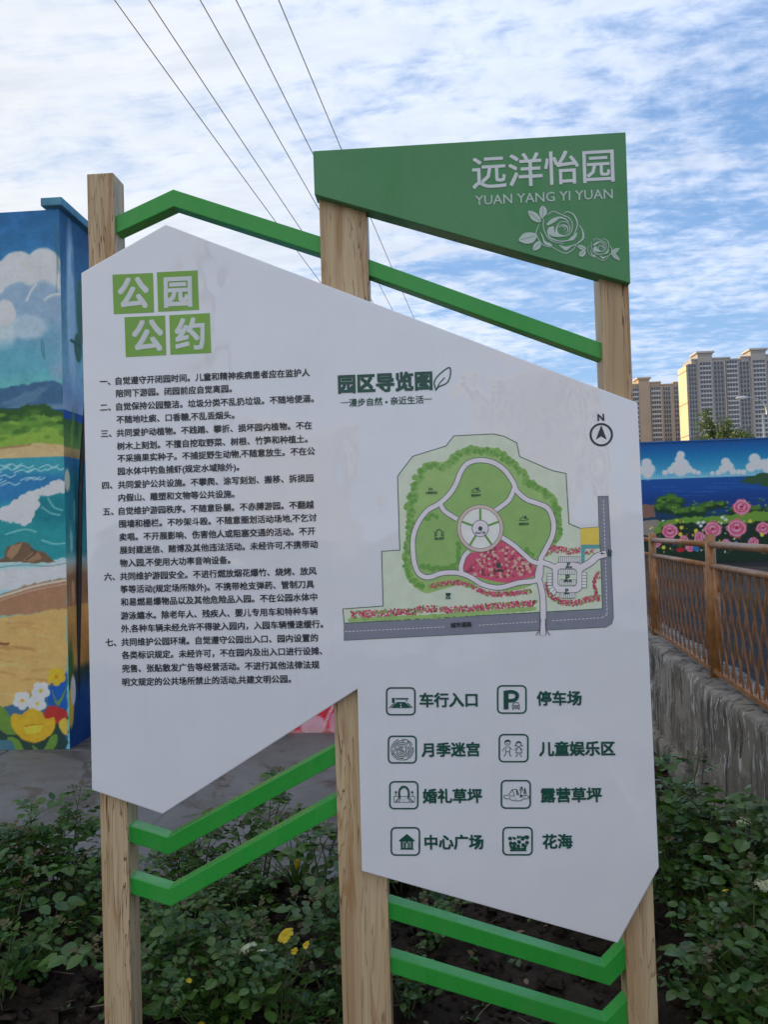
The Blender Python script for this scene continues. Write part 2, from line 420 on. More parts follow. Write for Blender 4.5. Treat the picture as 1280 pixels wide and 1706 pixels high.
# paved yard, cast in big bays with open joints between them
FA = at_z(1081, 1045, 0.77); FB = at_z(1278, 1181, 0.77)
fdir = (FA-FB); fdir.z = 0; fdir.normalize()
fnor = Vector((-fdir.y, fdir.x, 0))          # towards the yard (left)
def fence_x(y, off=0.0): return FB.x+fdir.x*(y-FB.y)/fdir.y+off
g = MB(); random.seed(2)
ys = [1.30, 3.6, 6.2, 8.8, 11.4]
xs = [-9, -6.2, -3.3, -0.55, 2.0, 4.6]
def slab(x0, x1, y0, y1):
    gp = 0.007
    return [(x0+gp, y0+gp), (x1-gp, y0+gp), (x1-gp, y1-gp), (x0+gp, y1-gp)]
g.box((-10, -8, -0.2), (1.0, 11.4, 0.0))
pav = tag(g.build('pavement', plain('joint_dirt', (0.06, 0.055, 0.05), 0.95, 0.3, 6)), kind='structure')
for i in range(len(xs)-1):
    for j in range(len(ys)-1):
        s_ = MB(); q = slab(xs[i], min(xs[i+1], 4.6), ys[j], ys[j+1]); a, b = q[0], q[2]
        if a[0] > fence_x(a[1])-0.3: continue
        x1 = min(b[0], fence_x(a[1])-0.14)
        h = 0.012+random.random()*0.006
        s_.box((a[0], a[1], 0.0005), (x1, b[1], h)); s_.build('slab', M_CONC, pav, bevel=0.004, seg=1)

def soil_mesh():
    rs = np.random.RandomState(5)
    x = np.arange(-3.6, 3.3, 0.022); y = np.arange(-3.2, 4.2, 0.022)
    X, Y = np.meshgrid(x, y)
    h = 0.05*vnoise(X, Y, 1.7, 3, 1)+0.055*(vnoise(X, Y, 7, 4, 2)**1.5)+0.035*vnoise(X, Y, 26, 3, 4)-0.01
    # far edge of the bed
    edge = 1.50+0.0*X+0.14*(vnoise(X, Y, 2.2, 4, 7)-0.5)+np.clip((X-0.35)/0.6, 0, 1)*1.9
    k = np.clip((edge-Y)/0.14, 0, 1); h = h*k-0.03*(1-k)
    n = X.size; co = np.stack([X.ravel(), Y.ravel(), h.ravel()], 1)
    nx, ny = len(x), len(y); jj, ii = np.meshgrid(np.arange(ny-1), np.arange(nx-1), indexing='ij'); a = (jj*nx+ii).ravel()
    q = np.stack([a, a+1, a+1+nx, a+nx], 1)
    q = q[(h.ravel()[q] > -0.028).any(1)]
    fx = fence_x(Y.ravel()[q[:, 0]])+0.02
    q = q[X.ravel()[q[:, 0]] < fx]
    me = bpy.data.meshes.new('flower_bed'); me.from_pydata(co.tolist(), [], q.tolist()); me.update()
    me.materials.append(M_SOIL)
    o = link('flower_bed', me); tag(o, kind='structure')
    def height(px, py):
        i = min(max(int((px+3.6)/0.022), 0), nx-1); j = min(max(int((py+3.2)/0.022), 0), ny-1); return float(h[j, i])
    return height
soil_h = soil_mesh()
def clods():
    random.seed(11); mb = MB()
    base = [Vector(v) for v in [(-.5,-.5,-.4),(.5,-.5,-.4),(.5,.5,-.4),(-.5,.5,-.4),(-.35,-.3,.4),(.4,-.4,.35),(.3,.35,.45),(-.4,.3,.3),(0,-.62,0),(.62,0,0),(0,.6,0),(-.6,0,0),(0,0,.55)]]
    fs = [(0,8,4),(0,1,8),(8,1,5),(8,5,4),(1,9,5),(1,2,9),(9,2,6),(9,6,5),(2,10,6),(2,3,10),(10,3,7),(10,7,6),(3,11,7),(3,0,11),(11,0,4),(11,4,7),(4,5,12),(5,6,12),(6,7,12),(7,4,12)]
    for _ in range(3800):
        x = random.uniform(-2.6, 2.4); y = random.uniform(0.05, 1.7 if x < 0.5 else 3.0)
        if x > fence_x(y)-0.15: continue
        r = 0.006+0.022*random.random()**3
        if random.random() < 0.04: r *= 1.9
        q = Matrix.Rotation(random.random()*6.3, 3, 'Z') @ Matrix.Rotation(random.random()*6.3, 3, 'X')
        p = Vector((x, y, soil_h(x, y)+r*0.25))
        mb.add([p+q@(v*r*2*random.uniform(.75, 1.2)) for v in base], fs)
    tag(mb.build('soil_clods', M_SOIL), 'crumbled dark soil clods over the flower bed', kind='stuff')
clods()

# ================================================================ the information board
def wood_mat():
    m, t, b = new_mat('wood_grain_foil')
    tc = t.nodes.new('ShaderNodeTexCoord'); P = tc.outputs['Object']
    oi = t.nodes.new('ShaderNodeObjectInfo')
    P = vmath(t, 'ADD', P, (3.0, 0.5, 7.0))
    q = mapping(t, P, (15, 15, 0.75))
    n1 = noise(t, q, 1.0, 4, 0.5, 0.8)
    bands = math_(t, 'FRACT', math_(t, 'MULTIPLY', n1, 17.0))                 # growth-ring contours
    base = ramp(t, n1, [(0.25, (0.42, 0.27, 0.14)), (0.45, (0.56, 0.41, 0.24)), (0.6, (0.62, 0.485, 0.30)), (0.8, (0.47, 0.315, 0.165))])
    ring = ramp(t, bands, [(0.0, 0.0), (0.55, 0.04), (0.86, 0.30), (0.93, 1.0), (0.975, 0.9), (1.0, 0.0)])
    c = mixc(t, math_(t, 'MULTIPLY', ring, math_(t, 'ADD', 0.42, smooth(t, noise(t, mapping(t, P, (22, 22, 1.5), (0, 0, 0), (1, 5, 3)), 1.0, 3, 0.5), 0.38, 0.60, 0.0, 0.60))), base, (0.11, 0.038, 0.012, 1))
    fine = noise(t, mapping(t, P, (150, 150, 1.6)), 1.0, 4, 0.6)
    c = mixc(t, 0.28, c, ramp(t, fine, [(0.3, 0.62), (0.7, 1.1)]), 'MULTIPLY')
    patch = noise(t, mapping(t, P, (18, 18, 2.0), (0, 0, 0), (9, 9, 2)), 1.0, 5, 0.6, 1.4)
    c = mixc(t, smooth(t, patch, 0.56, 0.68, 0, 0.6), c, (0.33, 0.17, 0.07, 1))
    L(t, c, b.inputs['Base Color']); b.inputs['Roughness'].default_value = 0.42
    b.inputs['Specular IOR Level'].default_value = 0.25
    bp = t.nodes.new('ShaderNodeBump'); bp.inputs['Strength'].default_value = 0.12; bp.inputs['Distance'].default_value = 0.002
    L(t, fine, bp.inputs['Height']); L(t, bp.outputs[0], b.inputs['Normal'])
    return m
M_WOOD = wood_mat()
def gloss_mat(name, col, rough, wav=0.0, coat=0.0, var=0.03, dirt=0.08):
    m = plain(name, col, rough, var, 5)
    if wav:
        t = m.node_tree; b = t.nodes['Principled BSDF']; tc = t.nodes.new('ShaderNodeTexCoord')
        bp = t.nodes.new('ShaderNodeBump'); bp.inputs['Strength'].default_value = wav; bp.inputs['Distance'].default_value = 0.05
        L(t, noise(t, tc.outputs['Object'], 5.0, 2, 0.4), bp.inputs['Height']); L(t, bp.outputs[0], b.inputs['Normal'])
        b.inputs['Coat Weight'].default_value = coat
        P = tc.outputs['Object']; sm = noise(t, mapping(t, P, (5, 5, 2.2)), 1.0, 8, 0.68, 0.8)
        L(t, smooth(t, sm, 0.35, 0.7, rough*0.7, rough*1.9), b.inputs['Roughness'])
        src = b.inputs['Base Color'].links[0].from_socket
        drip = noise(t, mapping(t, P, (45, 45, 1.3)), 1.0, 4, 0.6); speck = noise(t, P, 210, 2, 0.5)
        f1 = math_(t, 'ADD', smooth(t, drip, 0.50, 0.72, 0, dirt), smooth(t, speck, 0.72, 0.78, 0, 0.30))
        L(t, mixc(t, math_(t, 'MULTIPLY', f1, smooth(t, sm, 0.35, 0.6, 0.35, 1.0)), src, (0.30, 0.27, 0.23, 1)), b.inputs['Base Color'])
    return m
M_PANEL = gloss_mat('white_acrylic', (0.79, 0.805, 0.85), 0.04, 0.10, 0.0, 0.015, 0.03)
M_PANEL.node_tree.nodes['Principled BSDF'].inputs['Specular IOR Level'].default_value = 0.95
M_EDGE = plain('white_edge', (0.82, 0.84, 0.84), 0.35, 0.02)
M_GREEN = gloss_mat('green_paint', (0.062, 0.25, 0.085), 0.33, 0.03)
M_BAR = gloss_mat('bright_green_paint', (0.030, 0.33, 0.045), 0.30, 0.03)
board = empty('information_board', (-0.15, 0.05, 0.0), 'tall white park information board with green header, map and wooden posts in the flower bed', 'sign')

def xz(px, py, y=0.0): p = at_y(px, py, y); return (p.x, p.z)
YP = 0.024                                   # front of the posts
def post(x0, x1, ztop):
    m = MB(); m.box((x0, YP, -0.25), (x1, YP+0.075, ztop)); return m.build('post', M_WOOD, board, bevel=0.003)
xl = (xz(145, 300, YP)[0]+xz(172.5, 1650, YP)[0])/2; xr = (xz(190, 300, YP)[0]+xz(217, 1650, YP)[0])/2
post(xl, xr, xz(167, 289, YP)[1])
XL = (xl, xr)
xl = (xz(532, 350, YP)[0]+xz(571, 1680, YP)[0])/2; xr = (xz(609, 350, YP)[0]+xz(654, 1680, YP)[0])/2
post(xl, xr, xz(570, 300, YP)[1]); XC = (xl, xr)
xl = (xz(998, 480, YP)[0]+xz(1050, 1690, YP)[0])/2; xr = (xz(1047, 480, YP)[0]+xz(1098.5, 1690, YP)[0])/2
post(xl, xr, xz(1020, 420, YP)[1]); XR = (xl, xr)
print('posts', XL, XC, XR)

def rail(pts, hpx, X0, X1, label=None, y0=0.036, dp=0.045):
    P = [Vector(xz(*p, y0)) for p in pts]; h = hpx*2.03/F/2
    # run the ends square into the posts
    d = (P[0]-P[1]); P[0] = P[1]+d*((X0-P[1].x)/d.x); d = (P[-1]-P[-2]); P[-1] = P[-2]+d*((X1-P[-2].x)/d.x)
    top, bot = [], []
    n = len(P)
    for i in range(n):
        if i == 0 or i == n-1:
            dd = (P[1]-P[0]) if i == 0 else (P[-1]-P[-2]); k = h/abs(dd.normalized().x); top.append((P[i].x, P[i].y+k)); bot.append((P[i].x, P[i].y-k))
        else:
            a = (P[i]-P[i-1]).normalized(); b = (P[i+1]-P[i]).normalized(); na = Vector((-a.y, a.x)); nb = Vector((-b.y, b.x))
            mm = (na+nb).normalized(); k = h/mm.dot(na); top.append(tuple(P[i]+mm*k)); bot.append(tuple(P[i]-mm*k))
    m = MB(); m.prism(top+bot[::-1], y0, y0+dp); o = m.build('rail', M_BAR, board, bevel=0.0025)
    if label: o['label'] = label
    return o
e = 0.004
rail([(195, 374), (289, 330), (533, 408)], 28, XL[1]-e, XC[0]+e)
rail([(613, 445), (997, 583)], 26, XC[1]-e, XR[0]+e)
rail([(220, 1390), (280, 1409), (560, 1257)], 27, XL[1]-e, XC[0]+e)
rail([(222, 1476), (283, 1495), (562, 1340)], 27, XL[1]-e, XC[0]+e)
rail([(651, 1517), (1012, 1626), (1043, 1593)], 27, XC[1]-e, XR[0]+e)
rail([(655, 1608), (1014, 1717), (1046, 1684)], 27, XC[1]-e, XR[0]+e)

# white panel: acrylic face on a folded tray
PO = [(135, 455), (276, 374), (1063, 671), (1098.5, 1445), (1030, 1571), (603, 1451), (595.5, 1148), (271, 1356), (153, 1316)]
m = MB(); m.prism([xz(*p) for p in PO], 0.0, 0.0225); panel = m.build('panel', M_PANEL, board, bevel=0.003)
# green header box
HO = [(521.5, 252), (1043, 220.5), (1051, 472), (524, 324)]
m = MB(); m.prism([xz(*p, -0.004) for p in HO], -0.004, 0.052); header = m.build('header_box', M_GREEN, board, bevel=0.002)

YT = -0.0011
WHITE_TXT = plain('white_lettering', (0.68, 0.72, 0.72), 0.4, 0.04)
GREY_TXT = plain('pale_lettering', (0.50, 0.60, 0.55), 0.4, 0.04)
INK = plain('black_lettering', (0.020, 0.026, 0.038), 0.35, 0.05)
DKG = plain('dark_green_lettering', (0.010, 0.085, 0.062), 0.35, 0.05)
TILE = plain('leaf_green_tile', (0.20, 0.42, 0.055), 0.35, 0.05)
yh = -0.0052
def T(parent, mat, items, y=YT, name='lettering', **kw):
    for s_, A, B in items:
        m = MB(); put_text(m, s_, xz(*A, y), xz(*B, y), y, **kw); m.build(name, mat, parent)
# header writing
T(header, WHITE_TXT, [('远洋怡园', (787.5, 288), (1023, 274.5))], yh, hk=1.0, bold=0.010)
T(header, GREY_TXT, [('YUAN YANG YI YUAN', (792, 333.5), (1021, 322))], yh, hk=1.0, bold=0.006)
# title tiles
for q in ([(187.3,457.9),(254.9,455),(256.7,520.7),(189.5,523.6)], [(261.3,453.9),(329.2,450.7),(331.8,516.4),(263.8,519.7)],
          [(207.4,528.6),(275,525.8),(277.1,591.9),(209.6,595.1)], [(282.2,525.4),(349.7,521.8),(351.9,588.3),(284,591.2)]):
    m = MB(); m.face([xz(*p, -0.0006) for p in q], -0.0006); m.build('title_tile', TILE, panel)
T(panel, WHITE_TXT, [('公', (198, 489), (246.5, 486.5)), ('园', (274.5, 486.5), (318.5, 484.5)), ('公', (221.5, 560), (270.5, 557.5)), ('约', (293, 557.5), (340, 555))], -0.0010, hk=1.03, bold=0.03)

# the rules
RULES = [
 ('一、', '自觉遵守开闭园时间。儿童和精神疾病患者应在监护人', 166.3, 192.8, 634.8),
 ('', '陪同下游园。闭园前应自觉离园。', 0, 193.5, 655.6),
 ('二、', '自觉保持公园整洁。垃圾分类不乱扔垃圾。不随地便溺。', 167.2, 193.9, 677.7),
 ('', '不随地吐痰、口香糖,不乱丢烟头。', 0, 194.2, 699.2),
 ('三、', '共同爱护动植物。不践踏、攀折、损坏园内植物。不在', 168.3, 194.5, 721.4),
 ('', '树木上刻划。不擅自挖取野菜、树根、竹笋和种植土。', 0, 195.2, 743.3),
 ('', '不采摘果实种子。不捕捉野生动物,不随意放生。不在公', 0, 195.9, 763.7),
 ('', '园水体中钓鱼捕虾(规定水域除外)。', 0, 196.5, 785.2),
 ('四、', '共同爱护公共设施。不攀爬、涂写刻划、搬移、拆损园', 170.3, 196.6, 807.7),
 ('', '内假山、雕塑和文物等公共设施。', 0, 197.5, 829.2),
 ('五、', '自觉维护游园秩序。不随意卧躺。不赤膊游园。不翻越', 171.6, 197.9, 851.4),
 ('', '围墙和栅栏。不吵架斗殴。不随意圈划活动场地,不乞讨', 0, 198.7, 872.7),
 ('', '卖唱。不开展影响、伤害他人或阻塞交通的活动。不开', 0, 198.9, 894.6),
 ('', '展封建迷信、赌博及其他违法活动。未经许可,不携带动', 0, 199.6, 916.4),
 ('', '物入园,不使用大功率音响设备。', 0, 199.9, 937.9),
 ('六、', '共同维护游园安全。不进行燃放烟花爆竹、烧烤、放风', 173.7, 200.0, 960.1),
 ('', '筝等活动(规定场所除外)。不携带枪支弹药、管制刀具', 0, 200.7, 981.6),
 ('', '和易燃易爆物品以及其他危险品入园。不在公园水体中', 0, 201.4, 1002.8),
 ('', '游泳嬉水。除老年人、残疾人、婴儿专用车和特种车辆', 0, 201.4, 1025.6),
 ('', '外,各种车辆未经允许不得驶入园内，入园车辆慢速缓行。', 0, 202.0, 1047.1),
 ('七、', '共同维护公园环境。自觉遵守公园出入口、园内设置的', 176, 202.4, 1069.6),
 ('', '各类标识规定。未经许可，不在园内及出入口进行设摊、', 0, 203.0, 1091.1),
 ('', '兜售、张贴散发广告等经营活动。不进行其他法律法规', 0, 203.6, 1113.6),
 ('', '明文规定的公共场所禁止的活动,共建文明公园。', 0, 203.9, 1136.1)]
v, f = glyphs('自觉遵守开闭园时间')
pitch9 = (Vector(xz(310.3, 629.4))-Vector(xz(192.8, 634.8))).length
SZ = pitch9/(v[:, 0].max()-v[:, 0].min())
def slope_end(x, y, dx=300):                    # text lines are level: walk along the panel at constant height
    a = xz(x, y); return (a[0]+0.5, a[1])
para = MB(); first = True
for num, txt, xn, xs_, yy in RULES:
    if num and para.v:
        para.build('rule_lettering', INK, panel); para = MB()
    a = Vector(xz(xs_, yy, YT)); b = a+Vector((0.5, 0.0))
    put_text(para, txt, a, b, YT, size=SZ, bold=0.022)
    if num:
        a2 = Vector(xz(xn, yy, YT)); a2.y = a.y; put_text(para, num, a2, a2+Vector((0.5, 0)), YT, size=SZ, bold=0.022)
para.build('rule_lettering', INK, panel)
print('line level check px: line1 start vs end', xz(192.8, 634.8), xz(508.9, 621), 'line23', xz(203.6, 1113.6), xz(523.7, 1106.9))

# map title
T(panel, DKG, [('园区导览图', (564.5, 640), (719.5, 633.5))], hk=1.02, bold=0.04)
T(panel, DKG, [('漫步自然', (582, 671), (637, 668.6)), ('·', (642.5, 669), (645.5, 669)), ('亲近生活', (651, 668), (706, 665.6))], bold=0.018)
def Z5(x, y): return (550+x/2.415, 600+y/2.415)
def pz(pts, f=Z5, y=YT): return [xz(*f(*p), y) for p in pts]
U = 1/2.415*2.02/F                       # one unit of the map zoom in metres
for q in ([(43, 172), (75, 170.5)], [(378, 157.5), (410, 156)]):
    m = MB(); m.ribbon(pz(q), 3*U, YT); m.build('title_dash', DKG, panel)
m = MB()
lf = catmull([(427, 122), (420, 88), (440, 58), (480, 30), (484, 62), (470, 92), (437, 108), (427, 122)], 6)
m.ribbon(pz(lf), 5*U, YT); m.ribbon(pz(catmull([(426, 123), (440, 95), (462, 70)], 4)), 4*U, YT-0.0001)
m.build('leaf_emblem', DKG, panel)
# compass
m = MB(); c = (1092, 300)
m.ribbon(pz([(c[0]+43*math.cos(a/32*2*math.pi), c[1]+43*math.sin(a/32*2*math.pi)) for a in range(32)]), 8*U, YT, True)
m.face(pz([(1092, 262), (1114, 320), (1092, 306), (1070, 320)]), YT)
m.build('compass_print', INK, panel)
T(panel, INK, [('N', (996.3, 695), (1006.5, 694.5))], bold=0.03)

# ---------------------------------------------------------------- the printed park map
rm = random.Random(4)
G0 = pr(160, 174, 166); G1 = pr(118, 150, 96); G2 = pr(98, 138, 74); G3 = pr(78, 124, 58); LAWN = pr(108, 144, 88)
PATH = pr(172, 172, 188); LINE = pr(62, 76, 92); RING = pr(160, 150, 150); MAG = pr(158, 66, 98); MAG2 = pr(118, 44, 66); ROADC = pr(98, 104, 124)
PINK = pr(176, 120, 140); YEL = pr(190, 160, 70); TEAL = pr(72, 128, 140); PALE = pr(186, 184, 188); OUT = pr(52, 82, 74)
Y0 = -0.0005
def fz(name, mat, pts, y, sm=False, f=Z5):
    m = MB(); m.face(pz(catmull(pts, 4, True) if sm else pts, f), y); return m.build(name, mat, panel)
border = [(272,467),(333,387),(468,345),(498,305),(655,297),(700,306),(752,333),(763,388),(893,444),(950,456),(962,658),(1008,677),(1083,672),(1090,790),(1097,1000),(57,1058),(52,1001),(214,989),(208,769),(281,764)]
fz('map_ground', G0, border, Y0)
road = [(1079,548),(1120,547),(1130,760),(1141,1035),(1134,1060),(1110,1074),(57,1127),(57,1058),(1060,1003),(1097,1000)]
fz('map_road', ROADC, road, Y0)
m = MB(); m.ribbon(pz(border), 3.6*U, Y0-0.00025, True); m.ribbon(pz([(57,1058),(57,1127),(1110,1074),(1134,1060),(1141,1035),(1130,760),(1120,547),(1079,548),(1083,672)]), 2.2*U, Y0-0.0003)
m.build('map_outline', OUT, panel)
m = MB()
def dashes(P, on=9, off=6):
    for a, b in zip(P, P[1:]):
        a = Vector(a); b = Vector(b); Ld = (b-a).length; d = (b-a)/Ld; s_ = 0
        while s_ < Ld:
            m.ribbon(pz([tuple(a+d*s_), tuple(a+d*min(Ld, s_+on))]), 2.4*U, Y0-0.0003); s_ += on+off
dashes([(60,1092),(460,1073)]); dashes([(600,1066),(832,1052)]); dashes([(895,1048),(1095,1036),(1116,1022),(1101,560)])
tag(m.build('map_road_marking', PALE, panel), kind='stuff')
# woodland belt and watery foliage blots
belt = [(306,600),(322,540),(340,500),(362,440),(402,408),(450,410),(480,395),(510,365),(570,352),(660,353),(700,372),(740,400),(765,440),(800,480),(860,512),(905,545),(925,600),(935,660),(925,710),(905,745),(860,760),(850,820),(820,900),(700,930),(560,900),(440,925),(385,938),(330,900),(300,850),(300,800),(315,700)]
fz('map_woodland', G1, belt, Y0-0.0001, True)
def blob(m, x, y, r, dep, f=Z5, n=9, el=1.0):
    a0 = rm.random()*6
    m.face([xz(*f(x+r*(0.75+0.4*rm.random())*math.cos(a0+6.283*k/n), y+r*el*(0.75+0.4*rm.random())*math.sin(a0+6.283*k/n))) for k in range(n)], dep)
def along(P, step):
    P = [Vector(p) for p in P]; out = []
    for a, b in zip(P, P[1:]):
        Ld = (b-a).length; k = max(1, int(Ld/step)); out += [tuple(a+(b-a)*i/k) for i in range(k)]
    return out
m1, m2 = MB(), MB()
belts = [(312,600),(330,560),(348,510),(372,440),(410,425),(470,425),(515,380),(570,366),(640,366),(700,390),(750,430),(790,480),(860,530),(900,560),(915,620),(920,690),(900,740)]
for (x, y) in along(catmull(belts, 4), 5):
    (blob(m1, x+rm.uniform(-14, 10), y+rm.uniform(-10, 12), rm.uniform(6, 15), Y0-0.00015-rm.random()*0.00012))
    if rm.random() < .55: blob(m2, x+rm.uniform(-12, 10), y+rm.uniform(-9, 12), rm.uniform(4, 11), Y0-0.0003-rm.random()*0.0001)
for (x, y) in along([(328,600),(322,680),(312,760),(308,830),(325,880),(370,915)], 5):
    blob(m1, x+rm.uniform(-14, 12), y+rm.uniform(-9, 9), rm.uniform(6, 14), Y0-0.00015-rm.random()*0.00012)
    if rm.random() < .6: blob(m2, x+rm.uniform(-12, 12), y+rm.uniform(-9, 9), rm.uniform(4, 10), Y0-0.0003-rm.random()*0.0001)
tag(m1.build('map_woodland_blots', G2, panel), kind='stuff'); tag(m2.build('map_dark_blots', G3, panel), kind='stuff')
# interior lawn
loop = [(848,810),(850,795),(870,758),(895,705),(899,650),(877,597),(832,575),(790,560),(752,526),(735,488),(700,440),(652,410),(600,403),(555,415),(527,448),(507,498),(480,540),(440,577),(390,607),(352,660),(334,720),(337,800),(352,850),(376,870),(405,872),(450,857),(510,855),(560,870),(610,900),(660,914),(700,912),(760,895),(820,888),(846,870)]
fz('map_lawn', LAWN, loop, Y0-0.00045, True)
m = MB()
for (x, y) in along([(370,830),(400,838),(450,842),(500,835),(520,800),(515,740)], 5)+along([(790,765),(825,790)], 5)+along([(390,640),(430,625)], 6):
    blob(m, x+rm.uniform(-6, 6), y+rm.uniform(-9, 5), rm.uniform(5, 11), Y0-0.0005-rm.random()*0.0001)
tag(m.build('map_lawn_blots', G3, panel), kind='stuff')
# flower beds
rose = [(700,722),(742,748),(790,800),(826,832),(822,868),(750,886),(705,896),(620,880),(545,853),(536,800),(562,776),(640,768),(670,745)]
fz('map_rose_bed', MAG, rose, Y0-0.0005, True)
m, m3 = MB(), MB()
for _ in range(330):
    x, y = rm.uniform(548, 815), rm.uniform(745, 885)
    if abs(x-690) > 40+(y-735)*0.9 or y > 875-abs(x-690)*0.12: continue
    blob(m if rm.random() < .55 else m3, x, y, rm.uniform(3, 8), Y0-0.00055-rm.random()*0.00012, n=7)
tag(m.build('map_rose_bed_blots', pr(160, 138, 130), panel), kind='stuff'); tag(m3.build('map_rose_bed_dark_blots', MAG2, panel), kind='stuff')
m, m3, m4, mw = MB(), MB(), MB(), MB()
def strip(P, wd, dens, hw=0.6):
    for (x, y) in along(P, 2.2):
        for _ in range(dens):
            xx, yy = x+rm.uniform(-4, 4), y+rm.uniform(-wd, wd)
            tgt = m if rm.random() < hw else (m3 if rm.random() < .5 else m4)
            blob(tgt, xx, yy, rm.uniform(2.2, 4.6), Y0-0.0003-rm.random()*0.0004, n=6, el=1.35)
for (x, y) in along([(80,1036),(440,1022),(830,990)], 6): blob(mw, x, y+8, rm.uniform(7, 12), Y0-0.0002-rm.random()*0.0001, n=7)
strip([(85,1024),(200,1018),(330,1010),(380,1000),(430,1000)], 13, 2, .62); strip([(440,1005),(560,1000),(640,990),(720,985),(830,978)], 12, 2, .62)
strip([(400,912),(450,900),(510,893),(560,905),(610,930),(650,945)], 9, 2); strip([(650,942),(720,940),(810,930)], 8, 2)
strip([(870,775),(900,760),(960,768),(1005,765)], 13, 2); strip([(1030,775),(1065,768)], 8, 1)
strip([(870,905),(880,940),(930,975),(990,978),(1040,960),(1085,955)], 11, 2); strip([(1085,860),(1060,890),(1070,940),(1085,960)], 16, 2, .5)
tag(mw.build('map_verge_blots', G1, panel), kind='stuff'); tag(m.build('map_flower_dots', MAG, panel), kind='stuff'); tag(m3.build('map_dark_flower_dots', MAG2, panel), kind='stuff'); tag(m4.build('map_leaf_dots', G2, panel), kind='stuff')
# paths: a dark line with the pale path laid over it
walks = [(loop, True, 19), ([(446,582),(462,608),(512,640)], False, 18), ([(742,515),(722,560),(690,588),(655,612)], False, 18), ([(690,712),(740,745),(785,785),(815,810),(848,818)], False, 18),
         ([(530,862),(527,830),(540,790),(560,768)], False, 18), ([(850,812),(836,868),(848,905),(857,960),(858,1040),(857,1106)], False, 22), ([(850,812),(890,826),(912,842)], False, 20),
         ([(1010,836),(1050,812),(1075,790),(1112,778)], False, 26)]
ma, mb_ = MB(), MB()
for i, (P, cl, w) in enumerate(walks):
    P = pz(catmull(P, 5, cl)); ma.ribbon(P, (w+4)*U, Y0-0.0008-i*0.00002, cl); mb_.ribbon(P, (w-1.5)*U, Y0-0.00105-i*0.00002, cl)
# parking lot ring
def rrect(cx, cy, w, h, r, n=4):
    out = []
    for (sx, sy, a0) in ((1, -1, -90), (1, 1, 0), (-1, 1, 90), (-1, -1, 180)):
        for k in range(n+1):
            a = R(a0+90*k/n); out.append((cx+sx*(w/2-r)+r*math.cos(a), cy+sy*(h/2-r)+r*math.sin(a)))
    return out
ma.face(pz(rrect(956, 874, 122, 124, 30)), Y0-0.00096); mb_.face(pz(rrect(956, 874, 118, 120, 29)), Y0-0.0012)
P = pz([(828,1106),(846,1085),(848,1040)]); ma.ribbon(P, 3*U, Y0-0.0013); P = pz([(886,1106),(868,1085),(866,1040)]); ma.ribbon(P, 3*U, Y0-0.0013)
# central plaza
pc = (605, 677)
circ = lambda r, n=36: [(pc[0]+r*0.98*math.cos(6.2832*k/n), pc[1]+r*1.0*math.sin(6.2832*k/n)) for k in range(n)]
ma.face(pz(circ(96)), Y0-0.00125); ma.build('map_path_edge', LINE, panel); mb_.build('map_path', PATH, panel)
fz('map_plaza_ring', RING, circ(94), Y0-0.0013); fz('map_plaza_edge', LINE, circ(82), Y0-0.0014); fz('map_plaza', PALE, circ(80), Y0-0.0015)
m = MB()
for a in (-90, -20, 55, 122, 200): 
    a = R(a); m.ribbon(pz([(pc[0]+32*math.cos(a), pc[1]+32*math.sin(a)), (pc[0]+79*math.cos(a), pc[1]+79*math.sin(a))]), 9*U, Y0-0.0016-abs(a)*0.00001)
m.build('map_plaza_hedge', G3, panel)
fz('map_plaza_hub_edge', LINE, circ(35, 24), Y0-0.00165); fz('map_plaza_hub', PATH, circ(32, 24), Y0-0.00175)
fz('map_parking_island', LINE, rrect(955, 874, 78, 72, 14), Y0-0.0013); fz('map_parking_green', G0, rrect(955, 874, 74, 68, 13), Y0-0.0014)
fz('map_gate_house', YEL, [(1008,677),(1083,672),(1085,742),(1010,742)], Y0-0.0009)
fz('map_stream', TEAL, [(1010,743),(1085,742),(1085,757),(1028,758),(1024,815),(1012,815)], Y0-0.0009)
mk, mp = MB(), MB()
def bays(x0, y0, x1, y1, n, vert=True):
    mp.face(pz([(x0,y0),(x1,y0),(x1,y1),(x0,y1)]), Y0-0.0015); mk.ribbon(pz([(x0,y0),(x1,y0),(x1,y1),(x0,y1)]), 1.8*U, Y0-0.0016, True)
    for k in range(1, n):
        u = k/n
        mk.ribbon(pz([(x0+(x1-x0)*u, y0), (x0+(x1-x0)*u, y1)] if vert else [(x0, y0+(y1-y0)*u), (x1, y0+(y1-y0)*u)]), 1.8*U, Y0-0.00165)
bays(921,791,1006,813,11); bays(920,841,986,862,9); bays(926,883,990,905,8); bays(927,935,986,957,8); bays(1014,853,1033,915,5, False); bays(874,858,894,905,4, False)
q = [(874,908),(894,906),(912,930),(902,946),(886,934)]; mp.face(pz(q), Y0-0.0015); mk.ribbon(pz(q), 1.8*U, Y0-0.0016, True)
mk.ribbon(pz([(880,922),(898,914)]), 1.8*U, Y0-0.00165); mk.ribbon(pz([(890,937),(905,922)]), 1.8*U, Y0-0.00165)
mp.build('map_parking_bays', PALE, panel); mk.build('map_parking_lines', LINE, panel)
YL = Y0-0.0021
T(panel, INK, [('城市道路', Z5(486, 1066), Z5(570, 1061.5))], YL, bold=0.03)
